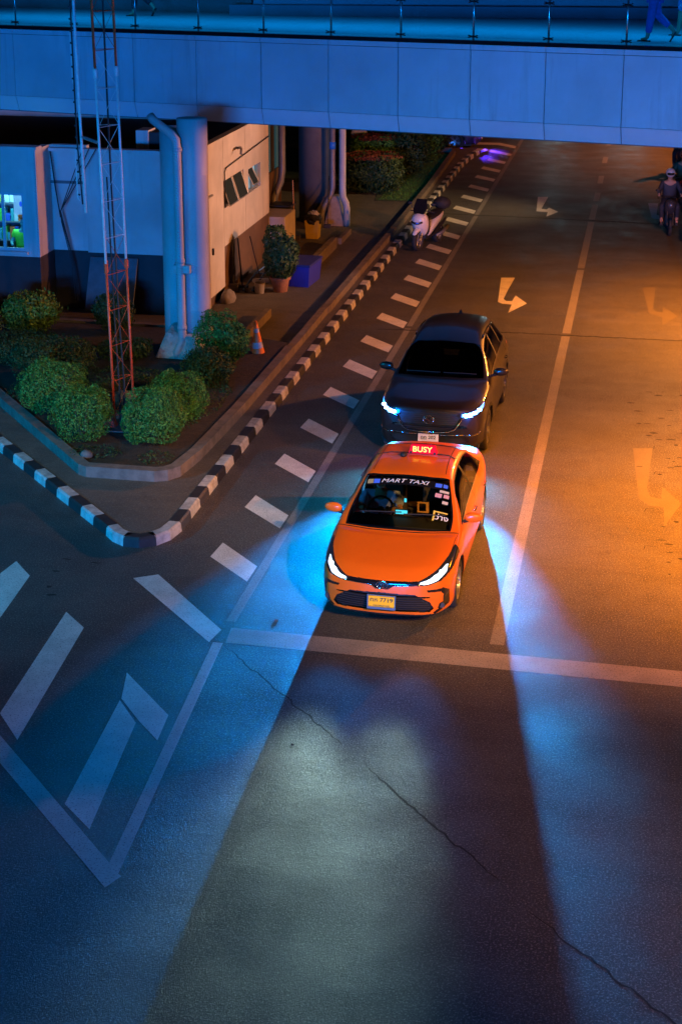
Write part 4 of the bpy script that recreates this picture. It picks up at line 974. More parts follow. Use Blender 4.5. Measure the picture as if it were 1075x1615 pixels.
    return root, root_h, made, emit, (V, F, fs, fu, lab)

def S(y, bow, zb, mid, sh, belt, rail, tm, tc):
    """station: (bottom z), mid-side, shoulder, belt, rail, top mid, top centre as (x,z)"""
    w = mid[0]
    return (y, bow, [(0, zb), (w * .72, zb), (w * .955, zb + .035), mid, sh, belt, rail, tm, tc])

sedan_rows = [
 (0.00, .22, [(0, .45), (.28, .45), (.48, .455), (.60, .46), (.60, .47), (.58, .475), (.46, .48), (.25, .48), (0, .48)]),
 (0.025, .23, [(0, .215), (.42, .215), (.64, .235), (.735, .40), (.725, .56), (.68, .635), (.50, .655), (.25, .645), (0, .64)]),
 (0.09, .25, [(0, .185), (.50, .185), (.72, .205), (.80, .42), (.79, .60), (.745, .685), (.54, .712), (.27, .705), (0, .70)]),
 S(.25, .24, .18, (.855, .45), (.85, .63), (.80, .75), (.60, .790), (.30, .782), (0, .778)),
 S(.55, .19, .17, (.880, .46), (.875, .68), (.825, .82), (.64, .860), (.31, .848), (0, .845)),
 S(.90, .15, .17, (.890, .48), (.885, .72), (.835, .875), (.67, .918), (.32, .908), (0, .905)),
 S(1.06, .17, .17, (.888, .50), (.882, .77), (.835, .895), (.735, .925), (.36, .930), (0, .933)),
 S(1.36, .14, .17, (.885, .50), (.878, .79), (.832, .920), (.735, 1.030), (.365, 1.065), (0, 1.075)),
 S(1.75, .10, .17, (.885, .50), (.876, .80), (.830, .940), (.660, 1.20), (.34, 1.245), (0, 1.258)),
 S(2.08, .05, .17, (.885, .50), (.876, .80), (.828, .950), (.595, 1.340), (.31, 1.385), (0, 1.398)),
 S(2.60, .0, .17, (.885, .50), (.876, .81), (.826, .965), (.570, 1.385), (.30, 1.430), (0, 1.440)),
 S(3.20, .0, .17, (.888, .50), (.880, .82), (.822, .980), (.570, 1.350), (.30, 1.395), (0, 1.405)),
 S(3.58, -.03, .17, (.890, .50), (.884, .84), (.815, .995), (.600, 1.255), (.31, 1.300), (0, 1.312)),
 S(4.02, -.05, .18, (.862, .50), (.852, .86), (.780, 1.005), (.660, 1.075), (.33, 1.100), (0, 1.108)),
 S(4.30, -.08, .20, (.815, .52), (.805, .86), (.735, .990), (.620, 1.030), (.31, 1.042), (0, 1.045)),
 S(4.50, -.12, .24, (.765, .55), (.755, .82), (.690, .955), (.600, .995), (.30, 1.015), (0, 1.02)),
 (4.585, -.20, [(0, .26), (.50, .26), (.64, .30), (.71, .52), (.70, .78), (.63, .88), (.52, .93), (.27, .95), (0, .955)]),
 (4.62, -.20, [(0, .55), (.28, .55), (.48, .56), (.60, .58), (.60, .62), (.58, .64), (.46, .65), (.25, .65), (0, .65)]),
]
M_HOUS = mat('lamp_housing_black', (.02, .022, .026), .15, coat=.5)
M_GRILLE = mat('grille_black', (.012, .012, .014), .5)
def near(a, v, w): return np.abs(a - v) < w
def sedan_parts(s, u, x, y, z):
    P = []
    ws = (s > 6.10) & (s < 8.82) & (u > 6.10)
    rwn = (s > 11.25) & (s < 12.95) & (u > 6.14)
    ws_in = (s > 6.24) & (s < 8.74) & (u > 6.19)
    P.append(('windscreen', ws_in, M_GLASS, .003)); P.append(('windscreen_surround', ws, M_BLKG, .001))
    P.append(('rear_window', rwn, M_DGLASS, .003))
    side = (u > 5.10) & (u < 5.87) & (s > 6.95) & (s < 12.55)
    sl = (s - 6.95) / 1.25; side &= (u - 5.1) < .77 * np.clip(sl, 0, 1) ** .7
    side &= (u - 5.1) < .77 * np.clip((12.55 - s) / .9, 0, 1) ** .7
    inn = (u > 5.14) & (u < 5.83) & side
    pil = near(y, 2.66, .045); 
    P.append(('door_glass', inn & ~pil & (y > 1.62) & (y < 2.66), M_SGLASS, .004)); P.append(('quarter_glass', inn & ~pil & (y > 2.66) & (y < 3.7), M_SGLASS, .004))
    P.append(('window_trim', side & ((u < 5.14)), M_CHROME, -.002)); P.append(('window_frame', side, M_BLACK, .001))
    hl = pinpoly(x, z, [(.45, .615), (.45, .672), (.56, .712), (.66, .758), (.76, .83), (.845, .92), (.90, .92), (.88, .80), (.84, .73), (.74, .662), (.58, .625)]) & (y < .92) & (u > 3.9)
    core = pinpoly(x, z, [(.475, .630), (.475, .662), (.58, .690), (.68, .732), (.755, .785), (.785, .785), (.785, .728), (.70, .672), (.58, .634)]) & (y < .62)
    P.append(('headlight', core, M_LENS_T, .012)); P.append(('lamp_housing', hl, M_HOUS, .006))
    P.append(('hood_trim', pinpoly(x, z, [(-.01, .578), (.09, .578), (.15, .622), (.46, .628), (.46, .676), (.14, .668), (-.01, .664)]) & (y < .4), M_BLKG, .006))
    P.append(('grille', pinpoly(x, z, [(-.01, .265), (.60, .255), (.655, .30), (.60, .40), (.42, .505), (-.01, .520)]) & (y < .5), M_GRILLE, .035))
    P.append(('fog_vent', (pinpoly(x, z, [(.56, .56), (.76, .57), (.82, .50), (.82, .30), (.66, .215), (.64, .245), (.755, .325), (.765, .48), (.735, .525), (.58, .535)]) |
                           pinpoly(x, z, [(.70, .30), (.76, .27), (.79, .33), (.78, .38), (.72, .37)])) & (y < .6), M_BLKG, .006))
    P.append(('lower_lip', (z < .222) & (y < .5), M_BLACK, .0))
    P.append(('door_seam', ((near(y, 1.36, .005) | near(y, 2.63, .005) | near(y, 3.62 + 0 * y, .005)) & (u > 2.2) & (u < 5.1) & (z > .26)) | (near(z, .27, .004) & (y > 1.36) & (y < 3.3) & (x > .6)), M_BLACK, .002))
    P.append(('hood_seam', (near(s, 6.0, .03) & (u > 5.35)) | (near(u, 5.32, .022) & (s > 2.9) & (s < 6.15)), M_BLACK, .002))
    P.append(('tail_light', pinpoly(x, z, [(.45, .80), (.80, .82), (.9, .94), (.7, .93), (.45, .88)]) & (y > 4.1), M_RED, .002))
    P.append(('roof_channel', near(u, 6.32, .022) & (s > 9.1) & (s < 11.2), M_BLACK, .002))
    return P

def put_text(root, s, size, place, m, name='lettering', parent=None, shear=0, sx=1.0, bold=.012):
    me = text_mesh(s, size, shear=shear, sx=sx, bold=bold)
    for v in me.vertices: v.co = Vector(place(v.co.x, v.co.y))
    return link(name, me, m, parent or root)

def plate(root, y, z, w, h, text, sub, m, frame, tilt=-8):
    p = MB().box((-w / 2, -.006, -h / 2), (w / 2, .006, h / 2)).build('number_plate', m, root, (0, y, z), (R(tilt), 0, 0), bevel=.003)
    if frame:
        f = MB(); t = .014
        for a, b, c, d in ((-w / 2 - t, w / 2 + t, -h / 2 - t * 2, -h / 2), (-w / 2 - t, w / 2 + t, h / 2, h / 2 + t * .6), (-w / 2 - t, -w / 2, -h / 2, h / 2), (w / 2, w / 2 + t, -h / 2, h / 2)): f.box((a, -.012, c), (b, .012, d))
        f.build('plate_frame', mat('plate_frame', (.15, .17, .2), .3, .5), p)
    b = MB()
    t = .003
    for a, b_, c, d in ((-w / 2 + .006, w / 2 - .006, -h / 2 + .005, -h / 2 + .005 + t), (-w / 2 + .006, w / 2 - .006, h / 2 - .005 - t, h / 2 - .005)): b.box((a, -.0085, c), (b_, -.0065, d))
    b.build('plate_border', M_INK, p)
    put_text(root, text, h * .50, lambda x, yy: (x, -.0085, yy + h * .12), M_INK, 'plate_number', p, sx=1.15)['kind'] = 'stuff'
    put_text(root, sub, h * .20, lambda x, yy: (x, -.0085, yy - h * .36), M_INK, 'plate_province', p, sx=1.1)
    return p

def mirror(root, s, x, y, z, m, glassm=M_CHROME, sc=1.0):
    """shell modelled as a rounded wedge on a stalk"""
    bm = bmesh.new(); bmesh.ops.create_cube(bm, size=1); 
    for v in bm.verts:
        v.co.x *= .23 * sc; v.co.y *= .13 * sc; v.co.z *= .15 * sc
        if v.co.x * s > 0: v.co.z *= .72; v.co.y = v.co.y * .6 + .03
        if v.co.z < 0: v.co.y *= .8
    me = bpy.data.meshes.new('wing_mirror'); bm.to_mesh(me); bm.free()
    o = link('wing_mirror', me, m, root, (x * s, y, z), smooth=True)
    sd = o.modifiers.new('sub', 'SUBSURF'); sd.levels = 3; sd.render_levels = 3
    for e in (me.edges,): pass
    MB().add([(-.062 * sc, .056 * sc, -.036 * sc), (.062 * sc, .056 * sc, -.036 * sc), (.062 * sc, .056 * sc, .026 * sc), (-.062 * sc, .056 * sc, .026 * sc)], [(0, 1, 2, 3)]).build('mirror_glass', glassm, o)
    MB().tube([(-s * .05, .0, -.03), (-s * .16, .01, -.075), (-s * .21, .02, -.09)], [.03, .025, .03], 8).build('stalk', M_BLACK, o)
    return o

PHI = R(.56)
tx_spec = dict(name='taxi', W=.89, L=4.62, wheels=(.935, 3.635), wr=.322, rows=sedan_rows, parts=sedan_parts, paint=M_ORANGE)
taxi, H, made, emit, _ = car(tx_spec, 'orange sedan taxi with lit BUSY roof sign and yellow plate stopped at the stop line', 'taxi', (-3.0395, 18.1164, 0), -PHI)
fy = H['front']; tp = H['top']
# chrome strip along the hood edge, lamp to lamp
M_BRIGHT = mat('bright_trim', (.55, .60, .66), .12, 1)
for s in (1, -1):
    pts = [(s * x, fy(s * x, z) - .010, z) for x, z in ((.085, .574), (.145, .618), (.24, .622), (.34, .626), (.45, .632), (.52, .640))]
    MB().tube(pts, [.004, .008, .008, .009, .009, .006], 6).build('chrome_strip', M_BRIGHT, taxi, smooth=True)
MB().tube([(-.085, fy(0, .575) - .008, .572), (.085, fy(0, .575) - .008, .572)], .005, 6).build('chrome_strip', M_BRIGHT, taxi)
def ring(rx, rz, c, rad, y, n=28):
    return [(c[0] + rx * math.cos(2 * math.pi * i / n), y, c[1] + rz * math.sin(2 * math.pi * i / n)) for i in range(n + 1)]
ey = fy(0, .625) - .014
em = MB().tube(ring(.075, .050, (0, .622), 0, ey), .007, 6, False).tube(ring(.045, .019, (0, .645), 0, ey - .002), .0055, 6, False).tube(ring(.016, .042, (0, .630), 0, ey - .003), .0055, 6, False)
em.build('emblem', M_CHROME, taxi, smooth=True)
# grille slats follow the bumper
for k in range(7):
    z = .285 + k * .032; xm = .60 - max(0, (z - .36)) * 1.25 + (.0 if z > .3 else -.01)
    n = 14; pts = [(-xm + 2 * xm * i / n, fy(-xm + 2 * xm * i / n, z) + .016, z) for i in range(n + 1)]
    MB().tube(pts, .0055, 4).build('grille_slat', mat('slat_black', (.03, .03, .033), .3), taxi)
for s in (1, -1):
    MB().lathe([(0, 0), (.035, 0), (.042, .02), (.035, .03)], 16, (s * .745, fy(s * .745, .325) - .012, .325), 'y').build('fog_lamp', mat('fog_lens', (.10, .11, .12), .15, .5), taxi)
    # light units inside the lamp: separate bright cells
    for q, (x, z) in enumerate(((.53, .649), (.60, .670), (.665, .700), (.72, .733))):
        MB().ell((s * x, fy(s * x, z) + .010, z), (.030, .02, (.012, .016, .020, .024)[q]), 12, 8).build('lamp_cell', M_LED_T, made[('lamp_housing', s)], smooth=True)
plate(taxi, fy(0, .40) - .025, .405, .34, .15, 'ทห 7719', 'กรุงเทพมหานคร', M_PLY, True)
for s in (1, -1): mirror(taxi, s, .965, 1.58, .995, M_ORANGE, sc=1.28)
for s in (1, -1):
    for y in (2.42, 3.44):
        xx = abs(H['side'](y, .80, s)); MB().tube([(s * (xx - .004), y - .09, .80), (s * (xx + .028), y - .07, .805), (s * (xx + .028), y + .07, .805), (s * (xx - .004), y + .09, .80)], .011, 6).build('door_handle', M_CHROME, taxi, smooth=True)
# wipers
for x0, x1 in ((-.55, .02), (.05, .60)):
    n = 8; pts = [(x0 + (x1 - x0) * i / n, 1.30 + .03 * i / n + .10 * (abs(x0 + (x1 - x0) * i / n) / .8) ** 2 + .03, 0) for i in range(n + 1)]
    MB().tube([(x, y, tp(x, y) + .014) for x, y, _z in pts], .009, 5).build('wiper', M_BLACK, taxi)
# windscreen print
def on_ws(dx, dy, ca=.85): return lambda x, y: (dx + x, dy + y * ca, tp(dx + x, dy + y * ca) + .007)
put_text(taxi, 'MART TAXI', .105, on_ws(-.03, 1.885), M_LET, 'windscreen_lettering', shear=.3, sx=1.2, bold=.0)
def sticker(x0, x1, y0, y1, m, name='sticker'):
    mb = MB(); nx = 4
    for i in range(nx):
        a, b = x0 + (x1 - x0) * i / nx, x0 + (x1 - x0) * (i + 1) / nx
        mb.quad((a, y0, tp(a, y0) + .006), (b, y0, tp(b, y0) + .006), (b, y1, tp(b, y1) + .006), (a, y1, tp(a, y1) + .006))
    return mb.build(name, m, taxi)
sticker(-.55, .55, 1.83, 1.945, M_BLKG, 'sun_strip')

sticker(-.54, -.46, 1.85, 1.92, mat('sticker_olive', (.35, .33, .15), .5)).location.z = .003
sticker(-.455, -.37, 1.85, 1.92, M_BLUE).location.z = .003
sticker(.40, .49, 1.855, 1.915, M_BLUE).location.z = .003
sticker(.51, .57, 1.86, 1.915, M_BLUE).location.z = .003
sticker(.47, .60, 1.78, 1.82, M_CREAM); sticker(.42, .51, 1.69, 1.76, M_PINK); sticker(.535, .61, 1.70, 1.76, M_PINK); sticker(.53, .61, 1.60, 1.65, M_CREAM)
for a in ((.44, .63, 1.445, 1.467), (.44, .465, 1.30, 1.467)): sticker(*a, M_YPAP)
put_text(taxi, 'ว่าง', .135, on_ws(.56, 1.365), M_LET, 'window_sign')
for o in taxi.children:
    if o.name.startswith('windscreen_lettering'): o.location.z = .006
# roof sign
rs = MB().add([(-.205, -.06, 0), (.205, -.06, 0), (.205, .06, 0), (-.205, .06, 0), (-.175, -.03, .12), (.175, -.03, .12), (.175, .03, .12), (-.175, .03, .12)],
              [(0, 1, 5, 4), (1, 2, 6, 5), (2, 3, 7, 6), (3, 0, 4, 7), (4, 5, 6, 7), (0, 3, 2, 1)]).build('roof_sign', M_RED, taxi, (.10, 2.72, tp(0, 2.72) + .03), bevel=.008)
put_text(taxi, 'BUSY', .105, lambda x, y: (x - .01, -.0455 + y * .25 - .004, .060 + y * .97), M_YEL, 'sign_lettering', rs, sx=1.15, bold=.018)
for s in (1, -1): MB().box((s * .17 - .015, -.066, .0), (s * .17 + .015, -.045, .03)).build('sign_clip', M_BLACK, rs)
MB().tube([(-.27, 0, -.012), (.27, 0, -.012)], .010, 6).build('sign_bar', M_BLACK, rs)
for s, e in ((1, .47), (-1, -.66)): MB().tube([(s * .27, 0, -.012), ((s * .27 + e) / 2, 0, -.018), (e, 0, -.07)], .008, 6).build('roof_strap', M_BLACK, rs)
MB().ell((-.16, 2.60, tp(-.16, 2.60) + .03), (.05, .06, .04), 12, 8).build('roof_receiver', M_BLACK, taxi, smooth=True)
# cabin
it = MB().box((-.70, 1.20, .70), (.70, 1.72, .90)); it.box((-.62, 1.24, .90), (.62, 1.62, .93)); it.build('dashboard', M_DARKIN, taxi, bevel=.04)
for sx in (-.36, .36):
    st = MB().box((sx - .25, 2.15, .35), (sx + .25, 2.65, .55)).box((sx - .24, 2.58, .5), (sx + .24, 2.72, 1.08)).box((sx - .12, 2.60, 1.09), (sx + .12, 2.69, 1.24)).build('seat', M_SEAT, taxi, bevel=.04)
MB().box((-.62, 3.35, .4), (.62, 3.5, 1.08)).box((-.62, 2.95, .35), (.62, 3.4, .56)).build('rear_bench', M_SEAT, taxi, bevel=.05)
c = (-.36, 1.86, .90); tw_r = [(c[0] + .185 * math.cos(t), c[1] + .185 * math.sin(t) * .42, c[2] + .185 * math.sin(t) * .9) for t in [2 * math.pi * i / 26 for i in range(27)]]
sw_ = MB().tube(tw_r, .016, 8, False); sw_.tube([tw_r[0], c, tw_r[13]], .016, 6); sw_.tube([c, tw_r[19]], .016, 6); sw_.ell(c, (.06, .04, .05), 10, 7)
sw_.build('steering_wheel', M_BLACK, taxi, smooth=True)
MB().box((-.11, 1.60, .955), (.07, 1.615, 1.03)).build('phone_holder', M_BLACK, taxi); MB().box((-.10, 1.592, .965), (.06, 1.598, 1.02)).build('screen', M_SCREEN, taxi)
MB().box((-.0, 1.70, 1.10), (.03, 1.712, 1.15)).build('screen', M_SCREEN, taxi)
fr = MB()
for a, b, c_, d in ((.18, .34, .965, .985), (.18, .34, 1.10, 1.12), (.18, .205, .985, 1.10), (.30, .34, .985, 1.10)): fr.box((a, 1.70, c_), (b, 1.71, d))
fr.build('card_frame', M_TAN, taxi)
MB().box((-.12, 1.98, 1.235), (.12, 2.0, 1.29)).build('rear_view_mirror', M_BLACK, taxi, bevel=.01)
# driver: seated at the wheel, wearing a mask
dv = thing('person', 'taxi driver in a blue shirt and pale blue face mask seated at the wheel', 'person', (taxi.location.x, taxi.location.y, 0), -PHI)
bx, by = -.40, 2.20
skin('body', [(bx, by + .1, .62, .15, .11), (bx, by + .06, .80, .14, .10), (bx, by, .99, .16, .09), (bx, by, 1.09, .05), (bx, by - .02, 1.15, .065, .075), (bx, by - .03, 1.24, .075, .09), (bx, by - .02, 1.29, .06, .07),
     (bx - .20, by - .02, 1.0, .055), (bx - .27, by - .22, .85, .045), (bx - .17, by - .42, .95, .032), (bx - .14, by - .49, .99, .035),
     (bx + .20, by - .02, 1.0, .055), (bx + .30, by - .20, .85, .045), (bx + .19, by - .42, .95, .032), (bx + .15, by - .49, .99, .035),
     (bx - .1, by - .05, .60, .08), (bx - .12, by - .5, .62, .06), (bx + .1, by - .05, .60, .08), (bx + .12, by - .5, .62, .06)],
     [(0, 1), (1, 2), (2, 3), (3, 4), (4, 5), (5, 6), (2, 7), (7, 8), (8, 9), (9, 10), (2, 11), (11, 12), (12, 13), (13, 14), (0, 15), (15, 16), (0, 17), (17, 18)], M_SKIN, dv)
skin('shirt', [(bx, by + .1, .60, .21, .18), (bx, by + .06, .80, .21, .17), (bx, by, .98, .22, .155), (bx - .20, by - .02, .99, .095), (bx - .26, by - .17, .88, .078), (bx + .20, by - .02, .99, .095), (bx + .28, by - .15, .88, .078)],
     [(0, 1), (1, 2), (2, 3), (3, 4), (2, 5), (5, 6)], M_SHIRT, dv)
MB().ell((bx, by - .075, 1.165), (.062, .06, .05), 14, 9).build('face_mask', M_MASK, dv, smooth=True)
MB().ell((bx, by + .0, 1.265), (.085, .10, .075), 14, 9).build('hair', M_HAIR, dv, smooth=True)
for s in (-1, 1):
    for k in range(4):
        MB().tube([(bx + s * .14 + s * .012 * k, by - .49, 1.0 - .02 * k), (bx + s * (.155), by - .535, 1.0 - .02 * k), (bx + s * .13, by - .545, .985 - .02 * k)], .009, 5).build('finger', M_SKIN, dv, smooth=True)

# ------------------------------------------------------------------ the dark crossover
suv_rows = [
 (0.00, .20, [(0, .62), (.28, .62), (.50, .62), (.62, .63), (.62, .65), (.60, .66), (.46, .67), (.25, .67), (0, .67)]),
 (0.03, .23, [(0, .30), (.44, .30), (.68, .32), (.78, .52), (.77, .74), (.72, .84), (.52, .90), (.26, .91), (0, .915)]),
 (0.10, .25, [(0, .25), (.52, .25), (.76, .27), (.84, .52), (.835, .76), (.79, .88), (.56, .955), (.28, .965), (0, .968)]),
 S(.28, .23, .24, (.885, .54), (.88, .79), (.835, .93), (.63, 1.00), (.32, 1.012), (0, 1.015)),
 S(.60, .17, .24, (.91, .56), (.905, .83), (.855, .985), (.68, 1.048), (.33, 1.052), (0, 1.053)),
 S(.95, .14, .24, (.918, .58), (.912, .86), (.86, 1.02), (.70, 1.085), (.34, 1.090), (0, 1.09)),
 S(1.20, .16, .24, (.918, .60), (.910, .88), (.855, 1.045), (.765, 1.105), (.38, 1.115), (0, 1.12)),
 S(1.46, .13, .24, (.915, .60), (.908, .90), (.852, 1.065), (.745, 1.205), (.38, 1.245), (0, 1.255)),
 S(1.80, .09, .24, (.915, .60), (.906, .91), (.850, 1.080), (.685, 1.385), (.36, 1.43), (0, 1.443)),
 S(2.05, .05, .24, (.915, .60), (.906, .92), (.848, 1.09), (.625, 1.490), (.34, 1.545), (0, 1.560)),
 S(2.70, .0, .24, (.915, .60), (.906, .92), (.842, 1.105), (.580, 1.60), (.31, 1.675), (0, 1.695)),
 S(3.35, .0, .24, (.918, .60), (.910, .93), (.832, 1.12), (.560, 1.585), (.30, 1.665), (0, 1.685)),
 S(3.92, -.03, .24, (.910, .60), (.900, .95), (.815, 1.135), (.540, 1.51), (.29, 1.585), (0, 1.605)),
 S(4.18, -.06, .25, (.895, .62), (.88, .95), (.79, 1.13), (.60, 1.34), (.32, 1.40), (0, 1.42)),
 S(4.36, -.09, .28, (.885, .64), (.87, .92), (.79, 1.06), (.68, 1.14), (.36, 1.17), (0, 1.18)),
 (4.48, -.15, [(0, .32), (.50, .32), (.74, .35), (.83, .60), (.82, .82), (.75, .94), (.58, 1.0), (.3, 1.03), (0, 1.04)]),
 (4.54, -.18, [(0, .60), (.28, .60), (.50, .61), (.64, .63), (.64, .68), (.60, .70), (.48, .72), (.25, .72), (0, .72)]),
]
def suv_parts(s, u, x, y, z):
    P = []
    P.append(('windscreen', (s > 6.22) & (s < 9.02) & (u > 6.12), M_DGLASS, .003))
    P.append(('rear_window', (s > 12.3) & (s < 13.9) & (u > 6.2), M_DGLASS, .003))
    side = (u > 5.10) & (u < 5.87) & (s > 6.95) & (s < 12.9)
    side &= (u - 5.1) < .77 * np.clip((s - 6.95) / 1.25, 0, 1) ** .7
    side &= (u - 5.1) < .77 * np.clip((12.9 - s) / .8, 0, 1) ** .6
    inn = (u > 5.15) & (u < 5.82) & side; pil = near(y, 2.72, .045) | near(y, 3.5, .03)
    P.append(('door_glass', inn & ~pil & (y > 1.62) & (y < 2.72), M_DGLASS, .004)); P.append(('quarter_glass', inn & ~pil & (y > 2.72) & (y < 4.1), M_DGLASS, .004))
    P.append(('window_trim', side & ((u < 5.15) | (u > 5.82)), M_CHROME, -.003)); P.append(('window_frame', side, M_BLACK, .001))
    hl = pinpoly(x, z, [(.50, .80), (.50, .868), (.64, .895), (.78, .935), (.90, 1.02), (.93, 1.0), (.90, .90), (.80, .83), (.64, .80)]) & (y < .75) & (u > 3.9)
    core = pinpoly(x, z, [(.54, .812), (.54, .858), (.66, .872), (.78, .90), (.86, .95), (.86, .89), (.78, .84), (.64, .812)]) & (y < .62)
    P.append(('headlight', core, M_LENS_S, .008)); P.append(('lamp_housing', hl, M_HOUS, .004))
    P.append(('grille', pinpoly(x, z, [(-.01, .555), (.30, .565), (.42, .61), (.53, .78), (.52, .855), (.40, .872), (-.01, .875)]) & (y < .5), M_GRILLE, .03))
    P.append(('lower_intake', pinpoly(x, z, [(-.01, .33), (.55, .33), (.66, .40), (.60, .47), (-.01, .47)]) & (y < .5), M_BLACK, .02))
    P.append(('lower_lip', (z < .31) & (u < 3.2), M_BLACK, .0))
    P.append(('door_seam', ((near(y, 1.40, .005) | near(y, 2.68, .005) | near(y, 3.66, .005)) & (u > 2.2) & (u < 5.1)), M_BLACK, .002))
    P.append(('hood_seam', (near(s, 6.10, .03) & (u > 5.35)) | (near(u, 5.35, .02) & (s > 2.9) & (s < 6.12)), M_BLACK, .002))
    P.append(('tail_light', pinpoly(x, z, [(.45, .95), (.80, .95), (.9, 1.06), (.7, 1.06), (.45, 1.0)]) & (y > 4.0), mat('tail_red', (.3, .01, .01), .3), .002))
    return P
M_RIMD = mat('machined_rim', (.25, .26, .28), .3, .9)
sv_spec = dict(name='parked_car', W=.92, L=4.54, wheels=(.93, 3.63), wr=.355, rows=suv_rows, parts=suv_parts, paint=M_SUV, clad=.055, rim=M_RIMD)
def crossover(spec, label, loc, rz, beams=True, txt=None):
    t, H, made, emit, dat = car(spec, label, 'car', loc, rz)
    fy = H['front']
    for s in (1, -1):
        pts = [(s * x, fy(s * x, z) - .012, z) for x, z in ((0, .548), (.18, .552), (.32, .562), (.43, .605), (.50, .70), (.545, .79), (.62, .802), (.72, .81))]
        MB().tube(pts, [.012] * 5 + [.011, .009, .004], 6).build('chrome_wing', M_CHROME, t, smooth=True)
        pts = [(s * x, fy(s * x, z) - .008, z) for x, z in ((.60, .50), (.70, .485), (.80, .50), (.84, .53))]
        MB().tube(pts, .009, 6).build('bumper_trim', M_CHROME, t, smooth=True)
        pts = [(s * x, fy(s * x, z) - .006, z) for x, z in ((.20, .50), (.40, .50), (.58, .50))]
        MB().tube(pts, .007, 6).build('bumper_trim', M_CHROME, t, smooth=True)
        mirror(t, s, 1.01, 1.66, 1.16, spec['paint'], sc=1.32)
        for y in (2.46, 3.46):
            xx = abs(H['side'](y, .93, s)); MB().tube([(s * (xx - .004), y - .09, .93), (s * (xx + .028), y - .07, .935), (s * (xx + .028), y + .07, .935), (s * (xx - .004), y + .09, .93)], .011, 6).build('door_handle', spec['paint'], t, smooth=True)
        y0 = 2.2; MB().tube([(s * .60, y, H['top'](s * .60, y) + .02) for y in (2.35, 2.5, 3.0, 3.5, 3.8)], .014, 6).build('roof_rail', M_CHROME, t, smooth=True)
    for k in range(8):
        z = .59 + k * .034; xm = .36 + (z - .56) * .52
        pts = [(-xm + 2 * xm * i / 12, fy(-xm + 2 * xm * i / 12, z) + .012, z) for i in range(13)]
        MB().tube(pts, .004, 4).build('grille_slat', mat('slat_black', (.03, .03, .033), .3), t)
    if spec is sv_spec or True:
        ey = fy(0, .75) - .016
        e = MB().tube(ring(.088, .068, (0, .765), 0, ey), .007, 6, False)
        e.tube([(-.080, ey, .775), (-.045, ey, .790), (0, ey, .752), (.045, ey, .790), (.080, ey, .775)], .0065, 6)
        e.build('emblem', M_CHROME, t, smooth=True)
    if spec is sv_spec:
        for s in (1, -1):
            for x, z in ((.60, .836), (.67, .846), (.74, .864), (.80, .888)): MB().ell((s * x, fy(s * x, z) + .006, z), (.042, .024, .023), 12, 8).build('lamp_cell', M_LED_S, made[('lamp_housing', s)], smooth=True)
    plate(t, fy(0, .44) - .03, .44, .34, .15, *(txt or ('ฎฎ 202', 'กรุงเทพมหานคร')), M_PLW, False)
    MB().tube([(.02, 3.72, H['top'](.02, 3.72)), (.02, 3.78, H['top'](.02, 3.78) + .05), (.02, 3.88, H['top'](.02, 3.88) + .02)], [.03, .02, .008], 8).build('roof_fin', M_BLKG, t, smooth=True)
    for x0, x1 in ((-.60, .0), (.05, .62)):
        MB().tube([(x0 + (x1 - x0) * i / 8, 1.33 + .10 * (abs(x0 + (x1 - x0) * i / 8) / .8) ** 2, H['top'](x0 + (x1 - x0) * i / 8, 1.33 + .10 * (abs(x0 + (x1 - x0) * i / 8) / .8) ** 2) + .014) for i in range(9)], .009, 5).build('wiper', M_BLACK, t)
    MB().box((-.72, 1.25, .75), (.72, 1.75, .98)).build('dashboard', M_DARKIN, t, bevel=.04)
    for sx in (-.37, .37): MB().box((sx - .25, 2.2, .5), (sx + .25, 2.7, .68)).box((sx - .24, 2.64, .6), (sx + .24, 2.78, 1.22)).box((sx - .12, 2.66, 1.23), (sx + .12, 2.75, 1.38)).build('seat', M_SEAT, t, bevel=.04)
    return t
suv = crossover(sv_spec, 'dark brown crossover car with blazing blue headlights waiting behind the orange taxi', (-3.34, 24.45, 0), R(-.6))
suv['category'] = 'car'
sp2 = dict(sv_spec); sp2['paint'] = M_NAVY; sp2['dens'] = (.03, .03)
def plain_parts(s, u, x, y, z):
    return [(n, m, (M_HOUS if n == 'headlight' else mm), i) for n, m, mm, i in suv_parts(s, u, x, y, z)]
sp2['parts'] = plain_parts
navy = crossover(sp2, 'dark blue car standing crosswise beyond the kerb end, only its wheel and flank in view', (-6.35, 60.3, 0), R(90), txt=('', ''))

# ------------------------------------------------------------------ scooter, motorcycles and riders
def wheel_mb(root, y, r, w, rimm=M_RIM, x=0):
    t = MB().lathe([(r * .72, -w / 2), (r * .93, -w / 2), (r, -w * .2), (r, w * .2), (r * .93, w / 2), (r * .72, w / 2), (r * .72, -w / 2)], 28, axis='x').build('wheel', M_TYRE, root, (x, y, r), smooth=True)
    rm = MB().lathe([(r * .73, -w * .35), (r * .73, w * .35), (r * .64, w * .3), (r * .64, -w * .3), (r * .73, -w * .35)], 28, axis='x').lathe([(0, -w * .5), (.05, -w * .5), (.05, w * .5), (0, w * .5)], 14, axis='x')
    for k in range(6):
        a = math.pi * 2 * k / 6; rm.tube([(0, .03 * math.cos(a), .03 * math.sin(a)), (0, r * .66 * math.cos(a + .25), r * .66 * math.sin(a + .25))], .016, 5)
    rm.build('rim', rimm, t); return t
def sub_shape(name, pts_fn, m, root, lv=2):
    bm = bmesh.new(); pts_fn(bm); me = bpy.data.meshes.new(name); bmesh.ops.recalc_face_normals(bm, faces=bm.faces); bm.to_mesh(me); bm.free()
    o = link(name, me, m, root, smooth=True); d = o.modifiers.new('sub', 'SUBSURF'); d.levels = d.render_levels = lv; return o
